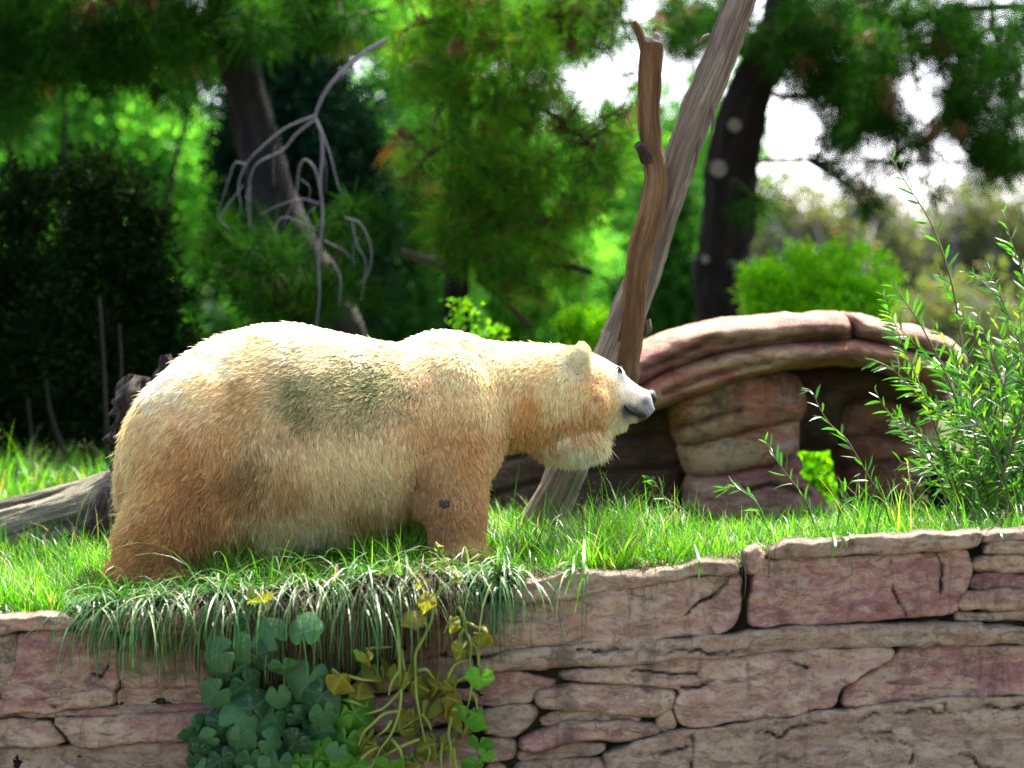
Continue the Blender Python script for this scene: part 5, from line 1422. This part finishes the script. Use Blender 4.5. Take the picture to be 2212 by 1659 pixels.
pine('middle pine with a thin dark trunk and a broken pale side branch', 6.0,
     [(1010, -200), (1004, 0), (998, 200), (992, 400), (988, 560), (985, 720)], [14, 17, 20, 22, 24, 26],
     [([(1000, 60), (1100, 60), (1220, 30), (1340, 30)], 9, 4), ([(996, 240), (1090, 220), (1200, 250), (1290, 330)], 9, 4), ([(994, 330), (1080, 400), (1180, 470), (1240, 480)], 8, 3), ([(990, 540), (1100, 560), (1230, 575), (1280, 590)], 9, 6), ([(1002, 40), (940, 40), (862, 70)], 9, 4),
      ([(990, 480), (1080, 500), (1190, 485)], 7, 5), ([(990, 540), (1100, 560), (1160, 480), (1200, 495)], 6, 4), ([(1030, 600), (1090, 650), (1150, 710)], 8, 5), ([(996, 300), (930, 330), (880, 390)], 6, 3), ([(1006, -60), (1200, -80), (1400, -60)], 10, 5)],
     [((1090, 110), (150, 110), 44), ((1240, 60), (150, 70), 26), ((960, 330), (110, 120), 24), ((1080, 360), (120, 130), 36), ((1200, 430), (110, 110), 32), ((1010, 500), (80, 70), 36), ((940, 120), (80, 100), 40), ((1160, 570), (110, 60), 30), ((1320, 330), (60, 60), 16), ((1200, 250), (90, 50), 9), ((1350, 180), (50, 60), 5), ((1150, -60), (330, 80), 90)],
     'needles', 'pine_bark', 2, .23, G_P, dead=.07, width=.006, nn=56)
mbk = MB(); tube(mbk, PP([(990, 580), (940, 566), (900, 556), (866, 542)], 5.9), np.array([13, 12, 10, 9]) * S * 1.4, 12, 20, rough=.12)
pale = mbk.build('broken_branch', M['dead_wood'], bpy.data.objects['pine_tree.001'])
th = pine('stout dark trunked pine with pale sawn branch discs behind the rock arch', 8.0,
     [(1720, -180), (1706, -60), (1690, 40), (1662, 120), (1618, 200), (1592, 300), (1577, 400), (1568, 500), (1556, 600), (1556, 720)], [40, 42, 44, 46, 48, 52, 54, 56, 56, 50],
     [([(1680, 110), (1760, 80), (1840, 60), (1900, 45), (1980, 40), (2100, 20), (2230, 12)], 17, 8), ([(1900, 50), (1920, 120), (1905, 200), (1880, 290)], 9, 5), ([(2080, 20), (2075, 120), (2060, 200), (2040, 260), (2000, 310), (1950, 320)], 10, 5), ([(2140, 0), (2150, 80), (2200, 180), (2240, 230)], 7, 3), ([(1640, 160), (1560, 60), (1480, 20)], 9, 4), ([(2040, 250), (2090, 330), (2150, 380), (2190, 370)], 6, 3),
      ([(1625, 190), (1720, 210), (1800, 180)], 7, 4), ([(1960, 40), (1965, 120), (1985, 200)], 6, 3), ([(1900, 20), (2000, -60), (2100, -100)], 9, 5), ([(1600, 350), (1700, 345), (1760, 350)], 5, 3)],
     [((1840, 130), (110, 90), 60), ((1860, 240), (80, 70), 34), ((1800, 300), (40, 30), 7), ((2070, 150), (60, 130), 44), ((2150, 330), (80, 50), 26), ((2160, 200), (60, 80), 20), ((2200, 60), (60, 60), 14), ((1990, 60), (120, 60), 30), ((1740, 150), (70, 60), 20), ((1560, 60), (80, 70), 30), ((1460, 60), (70, 60), 26), ((1890, 430), (60, 30), 6), ((1970, 300), (40, 30), 6), ((1800, 20), (110, 60), 34), ((1900, -80), (400, 60), 60), ((1640, 480), (40, 60), 6), ((1740, 40), (60, 50), 20), ((2000, 200), (190, 160), 26), ((1790, 220), (110, 90), 16), ((2130, 260), (80, 140), 20), ((1940, 380), (200, 60), 12)],
     'needles_dark', 'pine_bark', 3, .23, G_P, dead=.045, nn=58, rough=.2, knots=[(1583, 275, 15, 1.0), (1548, 368, 19, 1.0), (1520, 562, 10, 1.0), (1578, 575, 11, 1.0)])
# bare drooping branch
br = thing('dead_branch', 'bare grey forked dead branch drooping in front of the big left pine', 'branch', P(834, 85, 4.2))
def dbr(pl, r0, r1):
    mb = MB(); tube(mb, PP(pl, 4.2), np.array([r0, (r0 + r1) / 2 * .9, r1 * .5]) * S * .8, 7, len(pl) * 6, rough=.15, seed=int(pl[0][0])); mb.build('twig', M['grey_twig'], br)
for pl, a, b in [([(836, 86), (815, 98), (790, 112), (745, 150), (705, 195), (684, 240), (682, 262)], 9, 7.5), ([(682, 258), (694, 290), (696, 340), (692, 400), (697, 470), (688, 560), (690, 640), (681, 720)], 6.5, 4),
                 ([(684, 255), (640, 290), (610, 325), (560, 350), (542, 380), (535, 440), (540, 490)], 5, 2.5), ([(680, 250), (620, 275), (575, 310), (535, 350), (515, 400), (520, 440), (516, 465)], 4.5, 2.5), ([(530, 355), (508, 352), (495, 385), (484, 420), (472, 455)], 3.5, 2), ([(525, 400), (495, 440), (475, 470), (495, 495)], 3, 2),
                 ([(692, 410), (680, 365), (658, 345), (645, 370), (640, 420), (622, 460), (612, 490)], 4, 2), ([(690, 440), (650, 430), (600, 445), (560, 465)], 3, 1.5), ([(686, 262), (712, 330), (730, 400), (745, 430)], 3.5, 2), ([(745, 470), (780, 485), (802, 540), (795, 590), (775, 615)], 3.5, 2), ([(760, 480), (772, 530), (790, 570), (780, 650)], 3, 2), ([(700, 520), (740, 540), (770, 570)], 2.5, 1.5), ([(715, 560), (735, 600), (732, 660)], 4, 2.5), ([(590, 500), (610, 470), (650, 480), (690, 500)], 2.5, 1.5)]:
    dbr(pl, a, b)
rgt = np.random.default_rng(99)
for k in range(9):
    x0, y0 = [(540, 400), (690, 470), (650, 380), (780, 520), (520, 430), (600, 300), (700, 330)][k % 7]
    x0 += rgt.uniform(-12, 12); y0 += rgt.uniform(-30, 30); a = rgt.uniform(-.9, .9); L_ = rgt.uniform(40, 100)
    dbr([(x0, y0), (x0 + L_ * .35 * math.sin(a) * 1.4, y0 + L_ * .3), (x0 + L_ * .5 * math.sin(a), y0 + L_ * .7), (x0 + L_ * .45 * math.sin(a), y0 + L_)], 1.8, 1.0)
sm = thing('pine_sapling', 'small pine sapling with yellowish needles below the drooping branch', 'pine sapling', P(690, 720, 5.5), G_P)
rg = np.random.default_rng(14)
mb = MB(); tube(mb, PP([(650, 760), (655, 640), (640, 560)], 5.5), [.03, .02, .012], 6, 10); mb.build('trunk', M['twig'], sm)
q = np.vstack([ellipse_pts(rg, (530, 560), (100, 80), 26, 5.5, .6), ellipse_pts(rg, (620, 610), (120, 90), 32, 5.5, .6), ellipse_pts(rg, (770, 480), (90, 60), 12, 5.5, .6), ellipse_pts(rg, (740, 640), (90, 50), 14, 5.5, .6)])
mb = MB(); needle_tufts(mb, q, rand_dir(len(q), rg) * .5 + np.array([0, -.3, .6]), rg, 70, .22, .0055); mb.build('crown', M['needles_dark'], sm)['kind'] = 'stuff'
mb = MB()
for p in q[::2]:
    tube(mb, [P(650, 700, 5.5), (P(650, 640, 5.5) + p) / 2, p], [.012, .008, .005], 4, 8, cap=False)
mb.build('twigs', M['twig'], sm)['kind'] = 'stuff'

# ------------------------------------------------------------------ shrubs and trees further back
def ell(px, py, Y, rx, ry, ryd=None):
    k = (D + Y) / D * S
    return (P(px, py, Y), (rx * k, (ryd or (rx + ry) / 2 * k), ry * k))
def bush(name, label, cat, Y, blobs, n, size, mat, seed, group=None, stems=(), aspect=.5, clump=60, up=.3, spread=.10, stem_mat='pine_bark', depth=None):
    rg = np.random.default_rng(seed)
    bl = [ell(b[0], b[1], Y + (b[4] if len(b) > 4 else 0), b[2], b[3], depth) for b in blobs]
    lo = min(blobs, key=lambda b: -b[1])
    base = P(blobs[0][0], 830, Y); base[2] = float(ground_z(base[:1], np.array([Y]))[0])
    th = thing(name, label, cat, base, group)
    mb = MB(); foliage_blob(mb, bl, n, size, rg, aspect, clump, spread=spread, up=up)
    mb.build('crown', M[mat], th)['kind'] = 'stuff'
    mb = MB(); any_ = False
    for b in bl[:8]:
        c = b[0]; f = base + np.array([(c[0] - base[0]) * .25, 0, -.1])
        tube(mb, [f, (f + c) / 2 + rg.normal(0, .05, 3), c], [.05 * (1 + Y / 20), .035, .015], 6, 12, rough=.2)
    mb.build('trunk', M[stem_mat], th)
    for pl, r in stems:
        m2 = MB(); tube(m2, PP(pl, Y - .8), [r * S * .9, r * S * .5], 6, 14, rough=.2); m2.build('stem', M['char_wood'], th)
    return th
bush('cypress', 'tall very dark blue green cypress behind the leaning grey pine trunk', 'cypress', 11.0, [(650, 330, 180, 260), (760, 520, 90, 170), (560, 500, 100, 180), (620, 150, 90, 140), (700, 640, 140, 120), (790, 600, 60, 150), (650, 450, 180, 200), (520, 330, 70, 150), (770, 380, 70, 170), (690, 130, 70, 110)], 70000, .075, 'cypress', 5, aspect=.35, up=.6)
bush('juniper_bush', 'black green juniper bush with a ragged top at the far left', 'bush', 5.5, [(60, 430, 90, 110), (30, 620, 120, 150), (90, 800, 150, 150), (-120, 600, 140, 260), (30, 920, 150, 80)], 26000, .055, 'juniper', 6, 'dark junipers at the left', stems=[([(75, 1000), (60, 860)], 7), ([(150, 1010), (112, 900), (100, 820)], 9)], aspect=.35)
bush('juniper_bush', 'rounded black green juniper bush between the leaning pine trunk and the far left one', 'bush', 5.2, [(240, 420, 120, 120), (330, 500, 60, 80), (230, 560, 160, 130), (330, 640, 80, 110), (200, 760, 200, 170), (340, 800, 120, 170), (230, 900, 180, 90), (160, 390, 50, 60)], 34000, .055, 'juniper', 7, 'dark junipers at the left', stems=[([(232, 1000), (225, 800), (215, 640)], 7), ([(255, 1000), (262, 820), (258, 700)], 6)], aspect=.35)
bush('bright_shrub', 'vivid lime green shrub glowing in the sun behind the crest of the arch', 'shrub', 7.2, [(1660, 610, 26, 60), (1700, 650, 34, 80), (1745, 600, 26, 66), (1780, 640, 34, 80), (1828, 620, 24, 70), (1640, 650, 30, 70), (1870, 640, 26, 70), (1790, 700, 130, 50), (1730, 560, 20, 30), (1860, 560, 18, 24), (1775, 550, 14, 22), (1905, 650, 22, 56), (1622, 600, 14, 40), (1830, 560, 12, 30), (1920, 590, 14, 26), (1700, 535, 10, 24), (1805, 540, 9, 24), (1895, 560, 9, 26)], 9500, .06, 'bright_leaf', 8, 'lime green shrubs', aspect=.35, up=1.2, spread=.14, clump=26)
bush('bright_shrub', 'small vivid lime green shrub between the bear\'s neck and the leaning trunk', 'shrub', 6.0, [(1250, 710, 50, 40), (1290, 730, 40, 50), (1245, 670, 14, 22), (1300, 690, 14, 22), (1215, 700, 18, 26), (1250, 790, 70, 60)], 5000, .045, 'bright_leaf', 9, 'lime green shrubs', aspect=.3, up=.8)
bush('bright_shrub', 'tiny yellow green sprig of leaves above the bear\'s shoulder hump', 'shrub', 4.0, [(1000, 680, 16, 26), (1015, 660, 8, 14), (990, 650, 8, 10), (1060, 715, 30, 10), (1010, 760, 30, 40)], 420, .045, 'bright_leaf', 10, 'lime green shrubs', aspect=.5, clump=12)
G_F = 'sunlit trees in the distance'
far = [
    ('sunlit broadleaf tree filling the gap left of the leaning pine trunk', 20, [(300, 300, 190, 160), (120, 330, 160, 120), (400, 480, 120, 160), (200, 180, 160, 90)], 'far_leaf', 9000, .14),
    ('bright tree behind the far left junipers', 24, [(60, 260, 180, 130), (-80, 400, 160, 200), (160, 420, 140, 120)], 'far_leaf', 7000, .15),
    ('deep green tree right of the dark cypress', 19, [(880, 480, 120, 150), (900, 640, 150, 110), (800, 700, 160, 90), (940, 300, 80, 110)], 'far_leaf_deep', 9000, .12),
    ('sunny green tree above the bear\'s shoulders', 26, [(900, 200, 120, 160), (850, 420, 110, 130), (880, 60, 130, 90)], 'far_leaf', 7000, .15),
    ('green tree behind the middle pine', 22, [(1120, 420, 160, 150), (1040, 260, 120, 110), (1200, 560, 150, 110), (1110, 660, 190, 80)], 'far_leaf', 9000, .14),
    ('tall green tree between the middle pine and the leaning trunk', 25, [(1310, 440, 120, 150), (1400, 560, 110, 130), (1280, 620, 120, 90), (1360, 330, 60, 60)], 'far_leaf', 8000, .15),
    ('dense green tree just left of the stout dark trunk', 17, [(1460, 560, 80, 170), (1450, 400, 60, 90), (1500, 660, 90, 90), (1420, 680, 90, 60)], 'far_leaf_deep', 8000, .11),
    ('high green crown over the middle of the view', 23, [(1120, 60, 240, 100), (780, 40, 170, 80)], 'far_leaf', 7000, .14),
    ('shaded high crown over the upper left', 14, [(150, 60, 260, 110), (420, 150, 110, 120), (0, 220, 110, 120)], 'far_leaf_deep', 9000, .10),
    ('low green thicket seen under the arch', 5.0, [(1760, 1060, 80, 90), (1700, 1120, 60, 60), (1820, 1120, 60, 60), (1770, 980, 60, 50)], 'bright_leaf', 5000, .05),
]
for k, (lab, Y, bl, mat, n, sz) in enumerate(far):
    bush('broadleaf_tree' if Y > 8 else 'thicket', lab, 'tree' if Y > 8 else 'thicket', Y, bl, int(n * 1.5), sz * .8, mat, 40 + k, G_F if Y > 8 else None, spread=.16, clump=40)
G_O = 'thin olive trees far off at the right'
for k, (lab, Y, bl, n) in enumerate([
    ('sparse olive tree right of the stout pine trunk', 26, [(1720, 480, 90, 90), (1680, 560, 80, 90), (1790, 520, 80, 70)], 2600),
    ('sparse olive tree behind the top of the willow', 28, [(1900, 520, 110, 100), (1960, 600, 120, 120), (1880, 440, 50, 40)], 3400),
    ('yellowish olive tree at the right edge above the willow', 27, [(2120, 480, 110, 100), (2200, 560, 110, 140), (2060, 560, 80, 80)], 4200),
    ('brownish thicket low behind the willow', 20, [(2080, 720, 150, 110), (2180, 840, 140, 150), (1980, 760, 110, 90), (2100, 950, 160, 130)], 6500)]):
    th = bush('olive_tree' if k < 3 else 'thicket', lab, 'tree' if k < 3 else 'thicket', Y, bl, n, .13, 'olive_leaf', 60 + k, G_O if k < 3 else None, spread=.3, clump=14, stem_mat='grey_twig')
    mb = MB(); rgk = np.random.default_rng(90 + k)
    for j in range(70):
        b = bl[rgk.integers(0, len(bl))]; x0 = b[0] + rgk.uniform(-b[2], b[2]) * .9; y0 = b[1] + b[3]
        a = P(x0, y0, Y + rgk.uniform(-1, 1)); c = P(x0 + rgk.uniform(-50, 50), b[1] - b[3] * rgk.uniform(-.2, 1.15), Y + rgk.uniform(-1, 1))
        tube(mb, [a, (a + c) / 2 + rgk.normal(0, .2, 3), c], [.035, .02, .008], 4, 7, cap=False)
    mb.build('twigs', M['grey_twig'], th)['kind'] = 'stuff'
bush('thicket', 'dark undergrowth in the shade behind the foot of the willow', 'thicket', 1.6, [(2090, 1060, 70, 90), (2180, 1040, 90, 110), (2060, 1120, 60, 40)], 9000, .05, 'cypress', 70)
# far wood closes the view at eye level
rgk = np.random.default_rng(123); mb = MB(); bl = []
for k in range(80):
    px = -1900 + k * 72; bl.append(ell(px, rgk.uniform(620, 780) if px > 1560 else rgk.uniform(430, 560), 40 + rgk.uniform(-3, 3), 75, 110 if px > 1560 else 330))
for k in range(48):
    bl.append(ell(-1900 + k * 72, rgk.uniform(700, 780), 36 + rgk.uniform(-2, 2), 75, 110))
foliage_blob(mb, bl, 76000, .34, rgk, .6, 40, spread=.3)
o = mb.build('far_wood', M['far_leaf_deep']); tag(o, 'distant green wood closing the view behind everything', 'wood', kind='stuff')
mb = MB(); tube(mb, PP([(1560, 345), (1900, 350), (2300, 352)], 12), [.018, .018, .018], 6, 12); tag(mb.build('cable', M['cypress']), 'thin dark green cable stretched across the pale sky at right', 'cable')
print('tris', sum(len(o.data.loop_triangles) if o.type == 'MESH' and not o.data.calc_loop_triangles() else 0 for o in SC.objects))
